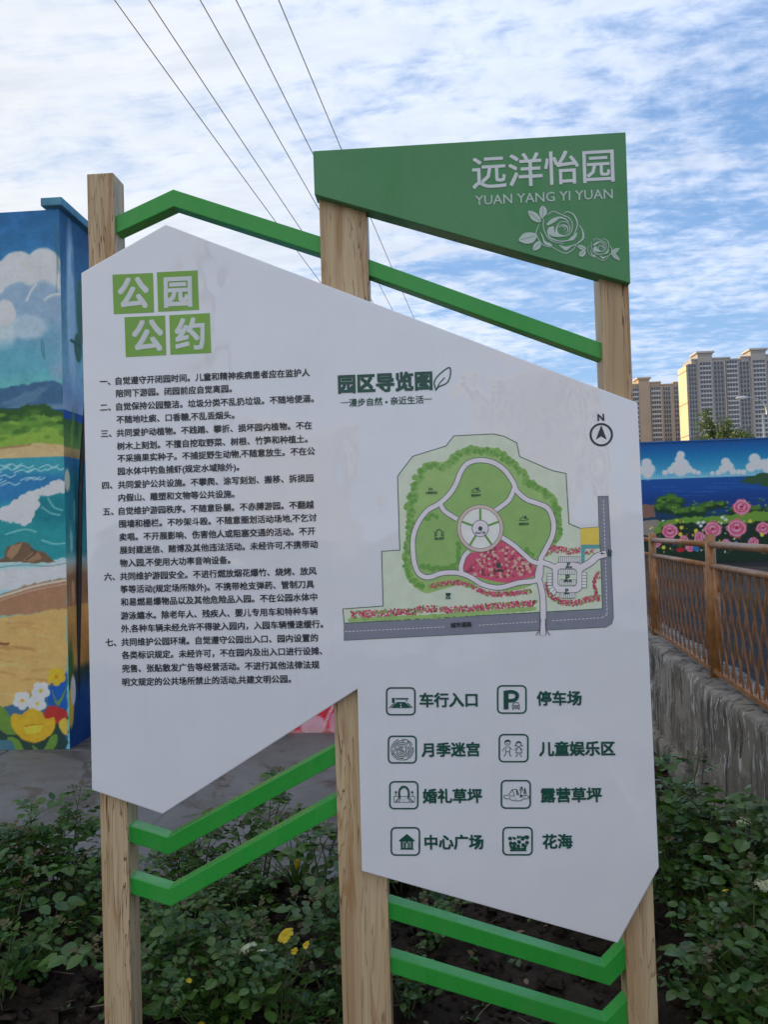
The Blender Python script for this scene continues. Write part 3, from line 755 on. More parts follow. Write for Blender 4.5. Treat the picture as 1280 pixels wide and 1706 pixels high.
T(panel, DKG, [('儿童娱乐区', Z5(384, 533), Z5(431, 532)), ('露营草坪', Z5(569, 544), Z5(607, 543)), ('露营草坪', Z5(761, 659), Z5(800, 658)), ('婚礼草坪', Z5(421, 718), Z5(459, 717)),
   ('中心广场', Z5(585, 695), Z5(624, 694)), ('月季迷宫', Z5(659, 846), Z5(698, 845)), ('花海', Z5(466, 957), Z5(485, 956)),
   ('停车场', Z5(948, 833), Z5(974, 832)), ('停车场', Z5(940, 889), Z5(972, 888)), ('停车场', Z5(942, 939), Z5(964, 938)), ('P', Z5(955, 821), Z5(966, 821)), ('P', Z5(949, 873), Z5(964, 873)), ('P', Z5(948, 927), Z5(959, 927)), ('车', Z5(1117,781), Z5(1134,781))], YL, bold=0.03)
def sym(*parts):
    m = MB(); d = YL
    for p in parts:
        if isinstance(p, tuple): m.ribbon(pz(p[0]), p[1]*U, d)
        else: m.face(pz(p), d)
        d -= 0.00001
    m.build('map_symbol', DKG, panel)
sym([(1086,777),(1096,772),(1096,775),(1104,775),(1104,779),(1096,779),(1096,782)])
sym(([(1122,760),(1122,775)], 6), ([(1132,764),(1132,774)], 4))
sym([(594,677),(605,666),(616,677)], [(598,676.5),(612,676.5),(612,686),(598,686)])
for (x, y) in ((588, 524), (780, 638)):
    sym(([(x-18,y+2),(x-8,y-4),(x-2,y-10),(x+5,y+2)], 2.2), ([(x-20,y+6),(x,y+8),(x+18,y+3),(x+10,y-2)], 2), [(x+2,y-8),(x+8,y-14),(x+12,y-4),(x+6,y)])
sym(([(428,708),(428,690),(434,681),(444,681),(450,690),(450,708)], 3), ([(421,712),(428,700)], 2), ([(458,712),(451,700)], 2), ([(418,688),(424,696),(420,706)], 2), ([(460,688),(455,696),(460,706)], 2))
sym(([(397,524),(400,514),(404,522),(408,514),(413,524)], 2.5)); sym([(678+10*math.cos(k*.63), 826+9*math.sin(k*.63)) for k in range(10)]); sym([(465,936),(486,936),(483,950),(468,950)])

# ---------------------------------------------------------------- legend
def Z6(x, y): return (600+x/2.56, 1100+y/2.56)
U6 = 1/2.56*2.03/F
T(panel, DKG, [(s_, Z6(a, y0), Z6(b, y1)) for s_, a, b, y0, y1 in (
   ('车行入口', 256, 500, 169, 167), ('停车场', 756, 944, 162, 160), ('月季迷宫', 264, 509, 381, 378), ('儿童娱乐区', 766, 1087, 377, 374),
   ('婚礼草坪', 269, 519, 578, 576), ('露营草坪', 773, 1030, 574, 572), ('中心广场', 277, 525, 775, 773), ('花海', 781, 905, 772, 770))], hk=1.0, bold=0.030)
ICON = [(109,239,113,236),(583,713,104,229),(117,244,319,441),(590,721,312,436),(123,251,513,636),(599,731,508,634),(129,258,709,834),(606,739,708,833)]
def icon(i, strokes=(), fills=(), rings=()):
    x0, x1, y0, y1 = ICON[i]; cx, cy = (x0+x1)/2, (y0+y1)/2; w = (x1-x0); h = (y1-y0)
    f = lambda x, y: Z6(x0+x*w/100, y0+y*h/100)
    m = MB(); m.ribbon(pz(rrect(50, 50, 93, 93, 14), f), 6.5*U6, YT, True); d = YT-0.0002
    for P, wd in strokes: m.ribbon(pz(P, f), wd*1.35*U6, d); d -= 0.00001
    for P in fills: m.face(pz(P, f), d); d -= 0.00001
    for (x, y, r) in rings: m.disc(xz(*f(x, y)), r*U6, d, 10); d -= 0.00001
    m.build('legend_icon', DKG, panel); return f
w_ = 2.6
f0 = icon(0, [([(12,73),(30,56)], 3), ([(88,72),(72,56)], 3), ([(32,42),(75,42)], 3.2), ([(32,39),(75,39)], 1.4), ([(68,45),(72,52)], 2)], [[(18,73),(38,52),(64,52),(84,73)], [(21,38),(30,38),(30,52),(34,54),(21,55)]])
m = MB(); m.ribbon(pz([(50,58),(50,62)], f0), 4*U6, YT-0.0006); m.ribbon(pz([(50.5,66),(50.5,71)], f0), 5*U6, YT-0.0006); m.build('legend_road_mark', M_PANEL, panel)
icon(1, [([(52,68),(57,61),(70,61),(75,68)], 2.2), ([(52,70),(75,70),(75,80),(52,80),(52,70)], 2.0), ([(55,75),(72,75)], 3), ([(54,82),(54,85)], 3), ([(73,82),(73,85)], 3)], [])
x0, x1, y0, y1 = ICON[1]; f1 = lambda x, y: Z6(x0+x*(x1-x0)/100, y0+y*(y1-y0)/100)
m = MB(); m.ribbon(pz([(31,84),(31,20)], f1), 20*U6, YT-0.0004); m.ribbon(pz(catmull([(30,25),(52,24),(66,31),(67,42),(60,51),(48,54),(32,54)], 5), f1), 15*U6, YT-0.00045); m.build('legend_letter_p', DKG, panel)
arc = lambda r, a0, a1, c=(50, 50): [(c[0]+r*math.cos(R(a0+(a1-a0)*k/14)), c[1]+r*math.sin(R(a0+(a1-a0)*k/14))) for k in range(15)]
icon(2, [(arc(37, -85, -25), 2.3), (arc(37, -15, 85), 2.3), (arc(37, 98, 250), 2.3), (arc(31, -60, 60), 2.2), (arc(31, 80, 180), 2.2), (arc(31, 190, 285), 2.2), (arc(25, -30, 150), 2.2), (arc(25, 165, 315), 2.2),
         (arc(19, 20, 200), 2.1), (arc(19, 215, 365), 2.1), (arc(13, -60, 140), 2.1), (arc(13, 160, 285), 2.1), (arc(8, 30, 300), 2.0), (arc(3.5, 0, 260), 2.0),
         ([(50,13),(50,20)], 2), ([(50,81),(50,88)], 2), ([(20,64),(14,68)], 2), ([(68,24),(73,19)], 2), ([(31,50),(37,50)], 2), ([(69,55),(75,57)], 2)])
icon(3, [(arc(9, 0, 360, (30, 31)), 1.8), ([(22,46),(38,46),(41,52),(45,56)], 1.8), ([(21,47),(16,56),(13,60)], 1.8), ([(24,50),(24,62),(37,62),(37,50)], 1.8), ([(25,63),(22,75),(18,78)], 2.2), ([(36,63),(38,75),(43,77)], 2.2),
         (arc(8.5, 0, 360, (66, 36)), 1.8), ([(62,48),(57,66),(77,66),(71,48),(62,48)], 1.8), ([(60,50),(52,56)], 1.8), ([(73,50),(80,57)], 1.8), ([(63,67),(61,76),(57,79)], 2.2), ([(71,67),(72,75),(77,79)], 2.2), ([(26,34),(34,34)], 1.2)],
     [[(21,31),(22,23),(31,20),(39,23),(40,30),(33,27)], [(57,36),(58,29),(66,25),(74,29),(76,36),(66,31)], [(56,37),(58,44),(53,42)], [(76,37),(81,42),(76,44)]])
icon(4, [([(36,60),(34,42),(37,29),(44,21),(52,20),(60,24),(65,33),(67,45),(65,60)], 6), ([(17,54),(86,54)], 1.6), ([(17,54),(17,74)], 1.6), ([(86,54),(86,74)], 1.6), ([(17,74),(86,74)], 1.8), ([(40,60),(32,74)], 1.8), ([(62,60),(72,74)], 1.8), ([(22,52),(24,40)], 1.8), ([(80,52),(78,40)], 1.8), ([(22,74),(34,60)], 3), ([(82,74),(68,60)], 3), ([(46,66),(49,66)], 1.6), ([(54,62),(57,62)], 1.6)],
     [], [(24, 39, 5), (78, 39, 5), (42, 26, 4), (50, 22, 4), (59, 26, 4)])
icon(5, [([(10,58),(14,53),(26,52),(38,34),(52,32),(62,53)], 1.8), ([(38,34),(46,54)], 1.8), ([(52,32),(56,54)], 2.4), ([(10,58),(16,64),(30,65),(40,71),(62,72),(74,66),(88,64),(94,58),(84,53),(66,54)], 2.0), ([(28,54),(46,56)], 1.8), ([(66,46),(69,26)], 2.2), ([(80,50),(80,30)], 2.2), ([(63,38),(66,26),(70,24),(73,38)], 1.8), ([(76,48),(78,32),(80,28),(84,48)], 1.8), ([(28,60),(33,60)], 1.4), ([(46,65),(52,65)], 1.4), ([(74,60),(80,60)], 1.4)],
     [[(62,60),(67,46),(72,60)], [(50,34),(57,50),(54,54)]])
icon(6, [([(38,50),(38,72)], 6), ([(72,50),(72,72)], 6), ([(45,50),(45,72)], 2.4), ([(65,50),(65,72)], 2.4), ([(50,72),(50,56),(55,51),(60,56),(60,72)], 4)], [[(28,47),(55,24),(82,47),(78,50),(32,50)], [(32,78),(36,72),(74,72),(79,78)]])
ri = random.Random(9)
icon(7, [([(30,76),(76,76)], 5), ([(26,82),(78,82)], 4)]+[([(28+6*k, 80), (26+6.4*k, 66+4*(k % 2))], 2) for k in range(9)],
     [[(22,62),(34,80),(40,80),(30,62)], [(82,62),(72,80),(66,80),(74,62)]], [(ri.uniform(18, 84), ri.uniform(32, 50), ri.uniform(2.5, 5)) for _ in range(14)]+[(26,40,8),(40,58,9),(55,52,8),(66,40,9),(80,36,9),(80,54,8),(28,56,8),(68,62,8),(52,66,8),(40,40,6),(38,70,8),(54,36,5)])

# ---------------------------------------------------------------- rose emblem on the header
def Z8(x, y): return (850+x/6.095, 330+y/6.095)
U8 = 1/6.095*2.1/F
m = MB(); dd = [yh]
def zs(P, w, sm=True, f=Z8, k=1.0):
    P = catmull(P, 5) if sm else P; n = len(P)
    if isinstance(w, tuple):
        a, b, c = w; w = [(a+(b-a)*(i/(n-1))*2 if i < (n-1)/2 else b+(c-b)*((i/(n-1))-.5)*2)*U8*k for i in range(n)]
    else: w = w*U8*k
    m.ribbon(pz(P, f, yh), w, dd[0]); dd[0] -= 0.00002
def zf(P, f=Z8, sm=True):
    m.face(pz(catmull(P, 4, True) if sm else P, f, yh), dd[0]); dd[0] -= 0.00002
def rose_lines(f, k):
    S = lambda P, w: zs(P, w, True, f, k)
    S([(375,172),(440,138),(500,160),(560,185),(605,210),(632,260),(628,330),(600,375),(540,395)], (7,10,5))
    S([(545,158),(585,142),(640,165),(672,215),(685,270),(665,340),(645,370)], (5,14,6))
    S([(342,215),(338,290),(360,360),(400,420),(460,450),(545,462)], (8,9,6))
    S([(300,262),(265,350),(280,400),(325,470),(400,500),(432,495)], (6,9,6))
    S([(705,275),(735,330),(745,400),(715,440),(660,480)], (6,20,6))
    S([(430,500),(500,540),(572,562),(640,525),(672,480)], (6,9,6))
    S([(500,478),(560,500),(620,490),(690,465)], (4,14,5)); S([(380,275),(430,225),(500,200),(560,215),(600,250)], (26,18,6))
    S([(385,330),(400,395),(460,430),(540,440),(620,425),(672,385)], (16,10,14)); S([(480,270),(535,240),(590,260),(610,320),(585,370),(520,395)], (5,9,4))
    S([(500,300),(530,275),(575,290),(590,330),(560,360)], (5,14,4)); S([(525,300),(550,290),(562,315),(545,335)], (5,8,4))
    zf([(385,312),(440,290),(450,330),(455,395),(400,370)], f); zf([(455,385),(470,300),(500,270),(480,320),(500,365),(560,385),(500,398)], f)
    zf([(310,350),(330,375),(360,440),(415,465),(425,492),(380,485),(345,460),(330,410)], f); zf([(500,478),(560,500),(620,490),(575,535),(540,520)], f)
    zf([(590,430),(640,385),(680,350),(672,395),(640,430)], f); zf([(430,240),(500,200),(470,235),(400,275)], f)
def leaf_(P, vein, f=Z8):
    zf(P, f)
rose_lines(Z8, 1.0)
f2 = lambda x, y: Z8(915+(x-510)*0.52, 525+(y-350)*0.52)
rose_lines(f2, 0.6)
leaves = [([(182,138),(235,140),(290,175),(315,240),(270,248),(215,215)], [(200,155),(250,190),(300,238)]), ([(330,82),(368,110),(372,160),(340,200),(320,215),(298,160),(305,110)], [(333,95),(335,150),(322,200)]),
  ([(88,428),(130,370),(190,352),(255,362),(272,395),(240,450),(180,468),(120,455)], [(110,425),(180,408),(255,385)]), ([(235,532),(240,480),(280,445),(312,455),(310,500),(280,528)], [(245,520),(275,485),(305,460)]),
  ([(682,492),(720,480),(768,505),(765,530),(715,525)], [(692,495),(730,505),(760,520)]), ([(700,585),(715,545),(760,530),(768,570),(735,600)], [(708,580),(740,560),(762,540)]),
  ([(1112,512),(1060,520),(1030,560),(1045,580),(1085,555)], [(1100,520),(1070,540),(1040,570)]), ([(1030,570),(1070,570),(1110,615),(1105,635),(1055,610)], [(1040,575),(1075,595),(1100,625)])]
for P, v in leaves: zf(P)
m.build('rose_emblem', GREY_TXT, header)
dd[0] -= 0.0002
for P, v in leaves:
    m = MB(); zs(v, 4); m.build('rose_leaf_vein', M_GREEN, header)

# ================================================================ painted building on the left
pA = at_z(100, 1251, 0.0); YA = pA.y
XCN = at_y(116.5, 1251, YA).x
ZT = at_y(60, 347, YA).z
print('building', YA, XCN, ZT)
bld = empty('painted_building', (XCN-2, YA+2, 0), 'flat roofed building painted with a seaside beach mural and flowers', 'building')
M_BLUEW = plain('blue_wall_paint', alb(62, 112, 160), 0.8, 0.2, 3, 0.3, bump=0.5, bscale=20)
m = MB(); m.box((XCN-13, YA+0.004, -0.3), (XCN-0.004, YA+18, ZT-0.02)); m.build('wall', M_BLUEW, bld)
m = MB(); m.box((XCN-0.135, YA-0.03, ZT+0.0), (XCN+0.035, YA+14, ZT+0.065)); o = m.build('coping', plain('blue_coping', alb(66, 112, 140), 0.8, 0.2, 4, 0.3, bump=0.5, bscale=30), bld, bevel=0.008)
c = Canvas(YA, XCN-1.5, XCN, 0.0, ZT-0.02, 0.0085, (60, 110, 160))
c.vgrad(50, [(350, (44, 96, 150)), (430, (52, 112, 165)), (520, (70, 135, 172)), (600, (78, 148, 170)), (645, (92, 160, 168)), (760, (90, 160, 175))])
c.grain(0.10, 1.2, 3); c.grain(0.10, 14, 6)
W = (214, 212, 204); S1 = (122, 150, 180); S2 = (96, 140, 170)
for x, y, rx, ry, col, so in [(58,492,60,16,(170,186,204),.6),(72,470,38,55,W,.1),(30,462,34,42,W,.1),(-12,478,40,42,W,.1),(92,500,26,60,(186,196,208),.15),(70,530,44,60,S1,.2),(30,520,36,50,S1,.2),(-14,535,34,52,S1,.2),(95,570,22,60,S1,.4),(50,572,60,40,S2,.5),
                              (8,528,18,26,W,.25),(45,545,34,20,(150,172,195),.4),(5,562,20,22,(160,180,200),.4),(26,600,60,26,(84,146,170),.9)]:
    c.ell(x, y, rx, ry, col, so, 0.95, 0.05)
for P in ([(2,456),(18,443),(40,434)], [(60,474),(51,486),(45,500)], [(74,500),(86,492),(104,490)]): c.stroke(P, 3, (222, 222, 216), 3, .6)
for _ in range(60): x, y = random.uniform(30, 100), random.uniform(436, 470); c.ell(x, y, 1.6, 1.2, (196, 178, 150), .6, .5)
c.stroke([(106, 350), (105, 480), (107, 640)], 3, (52, 84, 104), 3, .6)
for _ in range(5): c.stroke([(95+random.uniform(-8, 8), 370), (97+random.uniform(-8, 8), 430+random.uniform(0, 60))], 2, (60, 92, 110), 2, .4)
c.stroke([(70,566),(69,580),(74,598),(72,570)], 1.5, (48, 78, 92), 1.5, .7)
c.poly([(-60,650),(0,646),(45,640),(85,633),(110,642),(112,690),(-60,690)], (58, 92, 128), 3, 1, 3)
c.poly([(0,672),(40,655),(85,640),(60,668),(30,680)], (84, 116, 146), 5, .7, 4); c.poly([(-60,684),(20,678),(112,672),(112,690),(-60,690)], (104, 136, 160), 6, .7)
c.poly([(-60,678),(112,682),(112,690),(-60,690)], (34, 78, 140), 1)
c.poly([(-60,684),(0,680),(40,676),(80,677),(112,690),(112,712),(-60,716)], (46, 78, 44), 2, 1, 6); 
c.poly([(-60,712),(20,700),(60,690),(112,706),(112,744),(-60,752)], (90, 132, 60), 3, 1, 8); c.poly([(-60,740),(30,722),(80,712),(112,722),(112,746),(-60,756)], (116, 150, 66), 4, 1, 8)
for _ in range(40):
    x, y = random.uniform(-40, 110), random.uniform(686, 738); c.ell(x, y, random.uniform(4, 12), random.uniform(2, 5), random.choice([(54, 92, 44), (120, 158, 70), (74, 116, 52)]), .8, .6, .2)
c.poly([(-60,752),(0,746),(60,738),(112,742),(112,768),(-60,770)], (176, 156, 118), 1.5, 1, 2); c.stroke([(-60,751),(0,747),(50,741)], 3, (124, 96, 70), 2, .7)
c.poly([(-60,766),(0,764),(60,762),(112,760),(112,960),(-60,960)], (50, 134, 156), 1.5)
c.poly([(-60,785),(112,790),(112,815),(0,840),(-60,840)], (40, 100, 160), 14, .8)
for _ in range(16):
    x, y = random.uniform(-20, 105), random.uniform(770, 812); c.stroke([(x-14, y+2), (x, y-3), (x+9, y+1), (x+18, y-3)], 1.8, (170, 206, 222), 1.5, .75)
c.poly([(112,806),(60,815),(10,850),(-60,862),(-60,950),(112,950)], (36, 128, 140), 5, .9)
c.ell(85, 850, 40, 26, (26, 104, 122), .8, .8); c.ell(30, 905, 60, 30, (40, 124, 134), .8, .7)
c.poly([(112,799),(90,802),(62,815),(40,824),(20,838),(0,850),(-60,868),(-60,880),(0,868),(25,872),(45,876),(56,862),(66,838),(62,824),(85,826),(112,818)], (196, 206, 212), 1.5, 1, 5)
c.stroke([(66,824),(90,822),(110,812)], 3, (214, 220, 222), 1.5)
for P in ([(70,845),(85,855),(100,858)], [(10,890),(40,882),(60,886)], [(70,900),(90,906),(108,905)], [(80,830),(90,845),(104,850)]): c.stroke(P, 2, (150, 200, 206), 2, .7)
c.poly([(-60,935),(0,930),(60,938),(112,928),(112,965),(-60,1000)], (150, 186, 196), 2, 1, 3)
c.poly([(-60,955),(0,950),(60,946),(112,935),(112,960),(50,972),(-60,998)], (196, 206, 208), 2, .9, 3); c.stroke([(0,945),(40,941),(80,943),(110,938)], 2, (70, 120, 130), 1.5, .8); c.stroke([(0,952),(50,950),(105,944)], 2, (228, 232, 232), 1.5)
c.poly([(-30,937),(5,930),(12,912),(30,903),(48,905),(58,918),(75,920),(92,938)], (96, 80, 66), 1.2, 1, 2); c.poly([(10,925),(20,908),(38,905),(30,920),(18,932)], (140, 116, 92), 2, .9, 2); c.poly([(38,934),(52,922),(64,920),(70,930),(55,936)], (134, 108, 86), 2, .9); c.stroke([(44,932),(60,920),(52,915)], 2, (62, 50, 42), 1.5)
c.poly([(-60,994),(0,990),(50,973),(112,962),(112,1014),(50,1022),(-60,1034)], (140, 108, 86), 1.5, 1, 3); c.stroke([(-20,1000),(20,988),(60,976),(112,966)], 3, (196, 184, 176), 2); c.stroke([(-20,1008),(30,990),(70,980),(112,972)], 1.6, (180, 160, 150), 2, .8)
c.poly([(-60,1034),(0,1030),(50,1022),(112,1012),(112,1260),(-60,1262)], (178, 148, 96), 3, 1, 4)
for _ in range(26):
    x, y = random.uniform(-20, 80), random.uniform(1030, 1170); c.stroke([(x-20, y), (x, y-3), (x+25, y+1)], random.uniform(1.5, 5), random.choice([(150, 118, 76), (192, 166, 116), (166, 134, 88)]), 3, .55)
c.stroke([(-10,1070),(8,1073),(14,1072)], 4, (110, 70, 50), 2)
# flower border
c.poly([(-60,1188),(0,1180),(20,1176),(50,1165),(82,1140),(112,1120),(112,1262),(-60,1262)], (52, 92, 128), 2, 1, 5); c.poly([(78,1150),(112,1122),(112,1255),(96,1255)], (24, 78, 160), 2, 1, 3)
c.poly([(0,1210),(60,1200),(112,1180),(112,1262),(-60,1262)], (36, 56, 46), 3, .9, 8)
GR = (86, 122, 56)
for P in ([(-20,1175),(5,1178),(20,1200),(28,1222),(10,1222),(-10,1205)], [(12,1228),(30,1232),(42,1255),(30,1258),(20,1250)], [(54,1240),(70,1250),(86,1226),(95,1224),(94,1240),(80,1256),(62,1256)], [(86,1146),(96,1168),(110,1145),(104,1165),(97,1176),(90,1165)], [(46,1165),(52,1155),(50,1166)]): c.poly(P, GR, 1.2, 1, 1, True)
c.poly([(-60,1236),(0,1232),(20,1234),(30,1258),(-60,1262)], (60, 100, 120), 2)
def daisy(x, y, r, col, mid, n=5):
    for k in range(n):
        a = 6.283*k/n+.3; c.ell(x+r*.62*math.cos(a), y+r*.62*math.sin(a), r*.5, r*.5, col, .25)
    c.ell(x, y, r*.26, r*.26, mid, .4)
daisy(37, 1167, 14, (222, 222, 222), (190, 150, 50)); daisy(68, 1151, 14, (226, 226, 226), (210, 160, 60)); daisy(62, 1172, 14, (220, 218, 216), (200, 170, 90)); daisy(94, 1127, 14, (206, 156, 44), (190, 120, 30))
c.poly([(72,1190),(84,1176),(98,1178),(112,1186),(108,1200),(90,1206),(78,1204)], (150, 46, 46), 1.5, 1, 2, True)
c.poly([(18,1205),(22,1188),(36,1190),(50,1180),(66,1184),(76,1196),(90,1196),(92,1212),(80,1228),(56,1236),(34,1228)], (200, 146, 42), 1.5, 1, 2, True)
c.poly([(38,1212),(60,1206),(74,1208),(66,1220),(46,1222)], (216, 172, 60), 2, .9, 2); c.stroke([(40,1210),(55,1207),(72,1206)], 1.2, (140, 90, 30), 1)
c.poly([(98,1205),(106,1196),(112,1200),(112,1222),(104,1220)], (204, 158, 60), 1.5, 1, 1, True)
c.stroke([(-60,1257),(112,1252)], 5, (120, 116, 112), 3, .8)
c.grain(0.05, 40, 9)
c.build('mural_front', bld)
# the return face, receding beside the corner
c = Canvas(XCN, YA, YA+0.95, 0.0, ZT-0.02, 0.0085, (60, 110, 160), 'x')
c.vgrad(112, [(370, (36, 78, 116)), (430, (46, 90, 128)), (520, (76, 118, 142)), (600, (96, 138, 158)), (650, (100, 130, 160)), (683, (112, 130, 160)), (684, (30, 66, 130)), (698, (30, 66, 130)), (699, (52, 82, 42)), (720, (64, 98, 48)), (744, (84, 112, 54)), (746, (150, 124, 84)), (760, (140, 112, 78)), (762, (40, 90, 130)), (800, (36, 106, 124)), (920, (60, 124, 134)),
     (935, (140, 160, 165)), (950, (150, 130, 115)), (960, (128, 98, 76)), (1010, (130, 100, 76)), (1012, (160, 128, 80)), (1110, (150, 118, 72)), (1125, (40, 60, 60)), (1160, (26, 62, 120)), (1240, (22, 54, 110))])
c.grain(.14, 5, 4)
c.ell(118, 500, 9, 80, (140, 165, 188), .6, .9, .15); c.ell(121, 560, 8, 60, (124, 152, 176), .7, .8, .2); c.ell(134, 520, 9, 36, (58, 92, 86), .15); [c.ell(x_, y_, 3, 12, cc_, .6, .6, .3) for x_, y_, cc_ in ((120, 440, (60, 110, 150)), (124, 620, (130, 150, 170)), (122, 700, (84, 120, 50)), (128, 712, (40, 70, 40)), (120, 730, (110, 140, 60)), (124, 850, (90, 160, 165)), (119, 900, (150, 190, 195)), (122, 985, (180, 150, 120)))]; c.ell(130, 580, 9, 16, (56, 90, 84), .15); c.poly([(116,568),(118,564),(136,574),(136,584)], (50, 82, 76), 1)
c.ell(112, 800, 6, 12, (180, 170, 150), .3); c.ell(118, 1120, 6, 30, (60, 90, 50), .6); c.ell(118, 1180, 6, 18, (204, 158, 60), .3); c.ell(122, 1150, 5, 14, (200, 180, 186), .3)
c.grain(0.06, 30, 9); c.build('mural_side', bld)
# lower garden wall running on to the right
Y2 = YA+0.36
gw = empty('garden_wall', (XCN+1, Y2, 0), 'low painted wall with red and pink petals behind the sign', 'wall')
x2 = at_y(900, 1200, Y2).x
m = MB(); m.box((XCN+0.003, Y2+0.004, -0.2), (x2, Y2+0.22, 2.3)); m.build('wall', M_BLUEW, gw)
c = Canvas(Y2, XCN+0.003, x2, 0.0, 2.3, 0.014, (60, 110, 160))
c.vgrad(300, [(760, (70, 130, 165)), (900, (50, 120, 140)), (960, (150, 160, 165)), (980, (150, 118, 90)), (1050, (176, 140, 80)), (1120, (110, 90, 70)), (1140, (40, 60, 80)), (1240, (30, 56, 100))])
c.grain(.1, 4, 2)
for k in range(26):
    x = random.uniform(135, 880); y = random.uniform(1120, 1205); col = random.choice([(178, 50, 70), (205, 110, 140), (200, 140, 50), (210, 205, 205), (60, 110, 50)])
    c.ell(x, y, random.uniform(14, 34), random.uniform(12, 26), col, .15, 1, .15)
c.poly([(470,1226),(490,1198),(520,1176),(545,1160),(600,1150),(600,1226)], (182, 42, 62), 1.5); c.ell(522, 1208, 22, 17, (206, 138, 160), .15); c.ell(566, 1205, 18, 22, (204, 120, 146), .2); c.stroke([(540,1212),(548,1190),(556,1175)], 4, (200, 150, 165), 2)
c.ell(146, 1095, 8, 26, (170, 40, 44), .2); c.ell(147, 1110, 5, 12, (214, 180, 190), .2); c.ell(149, 1140, 6, 22, (210, 120, 30), .2); c.poly([(136,1190),(155,1190),(155,1250),(136,1250)], (30, 60, 110), 2)
c.stroke([(130,1240),(560,1215),(900,1195)], 5, (150, 146, 150), 3, .7)
c.grain(.08, 30, 5); c.build('mural_face', gw)
m = MB(); P = [(146, 640), (142, 700), (137, 760), (134, 820), (131.5, 1000), (129, 1130), (127.5, 1205), (122, 1236), (119, 1247)]
yh_ = YA+0.17
m.tube([at_y(*p, yh_) for p in P], 0.020, 8)
o = m.build('drain_hose', plain('black_rubber', (0.018, 0.018, 0.02), 0.6, 0.3, 10), None, True); tag(o, 'black rubber hose hanging down the corner of the painted wall', 'hose')
m = MB(); m.tube([at_y(127.5, 1205, yh_), at_y(122, 1236, yh_), at_y(118, 1250, yh_)], [0.0225, 0.026, 0.024], 8); q = m.build('hose_end', plain('muddy_rubber', (0.07, 0.065, 0.06), 0.9, 0.5, 30), o, True)

# ================================================================ retaining wall with fence, on the right
def wall_mat():
    m, t, b = new_mat('stained_concrete')
    tc = t.nodes.new('ShaderNodeTexCoord'); P = tc.outputs['Object']
    n1 = noise(t, mapping(t, P, (1.2, 1.2, 0.8)), 2.0, 8, 0.65)
    c = ramp(t, n1, [(0.3, (0.13, 0.12, 0.108)), (0.5, (0.23, 0.21, 0.185)), (0.7, (0.32, 0.285, 0.235))])
    sep = t.nodes.new('ShaderNodeSeparateXYZ'); L(t, P, sep.inputs[0])
    up_ = smooth(t, sep.outputs[2], 0.10, 0.70)
    drips = noise(t, mapping(t, P, (19, 19, 5.5)), 1.0, 5, 0.62, 1.2)
    reg = noise(t, mapping(t, P, (3, 3, 2), (0, 0, 0), (4, 1, 0)), 1.0, 3, 0.5)
    geo = t.nodes.new('ShaderNodeNewGeometry'); sn = t.nodes.new('ShaderNodeSeparateXYZ'); L(t, geo.outputs['True Normal'], sn.inputs[0])
    side = smooth(t, math_(t, 'ABSOLUTE', sn.outputs[2]), 0.35, 0.75, 1.0, 0.12)
    f = smooth(t, math_(t, 'ADD', drips, math_(t, 'ADD', math_(t, 'MULTIPLY', up_, 0.03), math_(t, 'MULTIPLY', reg, 0.30))), 0.75, 0.775)
    c = mixc(t, math_(t, 'MULTIPLY', f, math_(t, 'MULTIPLY', side, 0.9)), c, (0.62, 0.62, 0.62, 1))
    pale = noise(t, mapping(t, P, (3.2, 3.2, 4.5), (0, 0, 0), (7, 4, 1)), 1.0, 8, 0.68)
    c = mixc(t, smooth(t, pale, 0.50, 0.57, 0, 0.75), c, (0.37, 0.345, 0.31, 1))
    dark = noise(t, mapping(t, P, (14, 14, 2.5), (0, 0, 0), (2, 8, 0)), 1.0, 5, 0.6, 0.6)
    c = mixc(t, smooth(t, dark, 0.50, 0.64, 0, 0.85), c, (0.06, 0.055, 0.05, 1))
    L(t, c, b.inputs['Base Color']); b.inputs['Roughness'].default_value = 0.9; b.inputs['Specular IOR Level'].default_value = 0.2
    bp = t.nodes.new('ShaderNodeBump'); bp.inputs['Strength'].default_value = 0.8; bp.inputs['Distance'].default_value = 0.012
    bp.inputs['Distance'].default_value = 0.03; L(t, noise(t, P, 16, 10, 0.75), bp.inputs['Height']); L(t, bp.outputs[0], b.inputs['Normal'])
    return m
M_WALL = wall_mat()
def fpt(s, off=0.0, z=0.0):                      # s metres along the fence from FB, off towards the yard
    p = FB+fdir*s+fnor*off; return Vector((p.x, p.y, z))
rw = empty('retaining_wall', fpt(0), 'low rough concrete wall with white drips under the brown fence', 'wall')
def rough_wall(name, s0, s1, offs, prof, mat):
    """prof: list of (off, z) walked from foot to back"""
    n = int((s1-s0)/0.05); vs = []; fs = []; k = len(prof)
    S = np.linspace(s0, s1, n+1)
    for i, s_ in enumerate(S):
        for j, (of, z) in enumerate(prof):
            a = np.array([[s_]]); b_ = np.array([[z*1.7+of*2+j*0.05]])
            d = (float(vnoise(a, b_, 2.5, 4, 3)[0, 0])-0.5)*0.05; dz = (float(vnoise(a, b_, 4, 3, 9)[0, 0])-0.5)*0.035 if z > 0.15 else 0
            vs.append(fpt(s_, of+d, z+dz))
    fs = [(i*k+j, i*k+j+1, (i+1)*k+j+1, (i+1)*k+j) for i in range(n) for j in range(k-1)]
    m = MB(); m.add(vs, fs); return m.build(name, mat, rw, smooth=True)
rough_wall('wall_face', -3.2, 14, 0, [(0.125, 0.16), (0.120, 0.25), (0.112, 0.34), (0.108, 0.43), (0.103, 0.52), (0.100, 0.60), (0.098, 0.67), (0.097, 0.728), (0.088, 0.744), (0.05, 0.75), (0.0, 0.753), (-0.12, 0.755), (-0.2, 0.74), (-0.2, -0.2)], M_WALL)
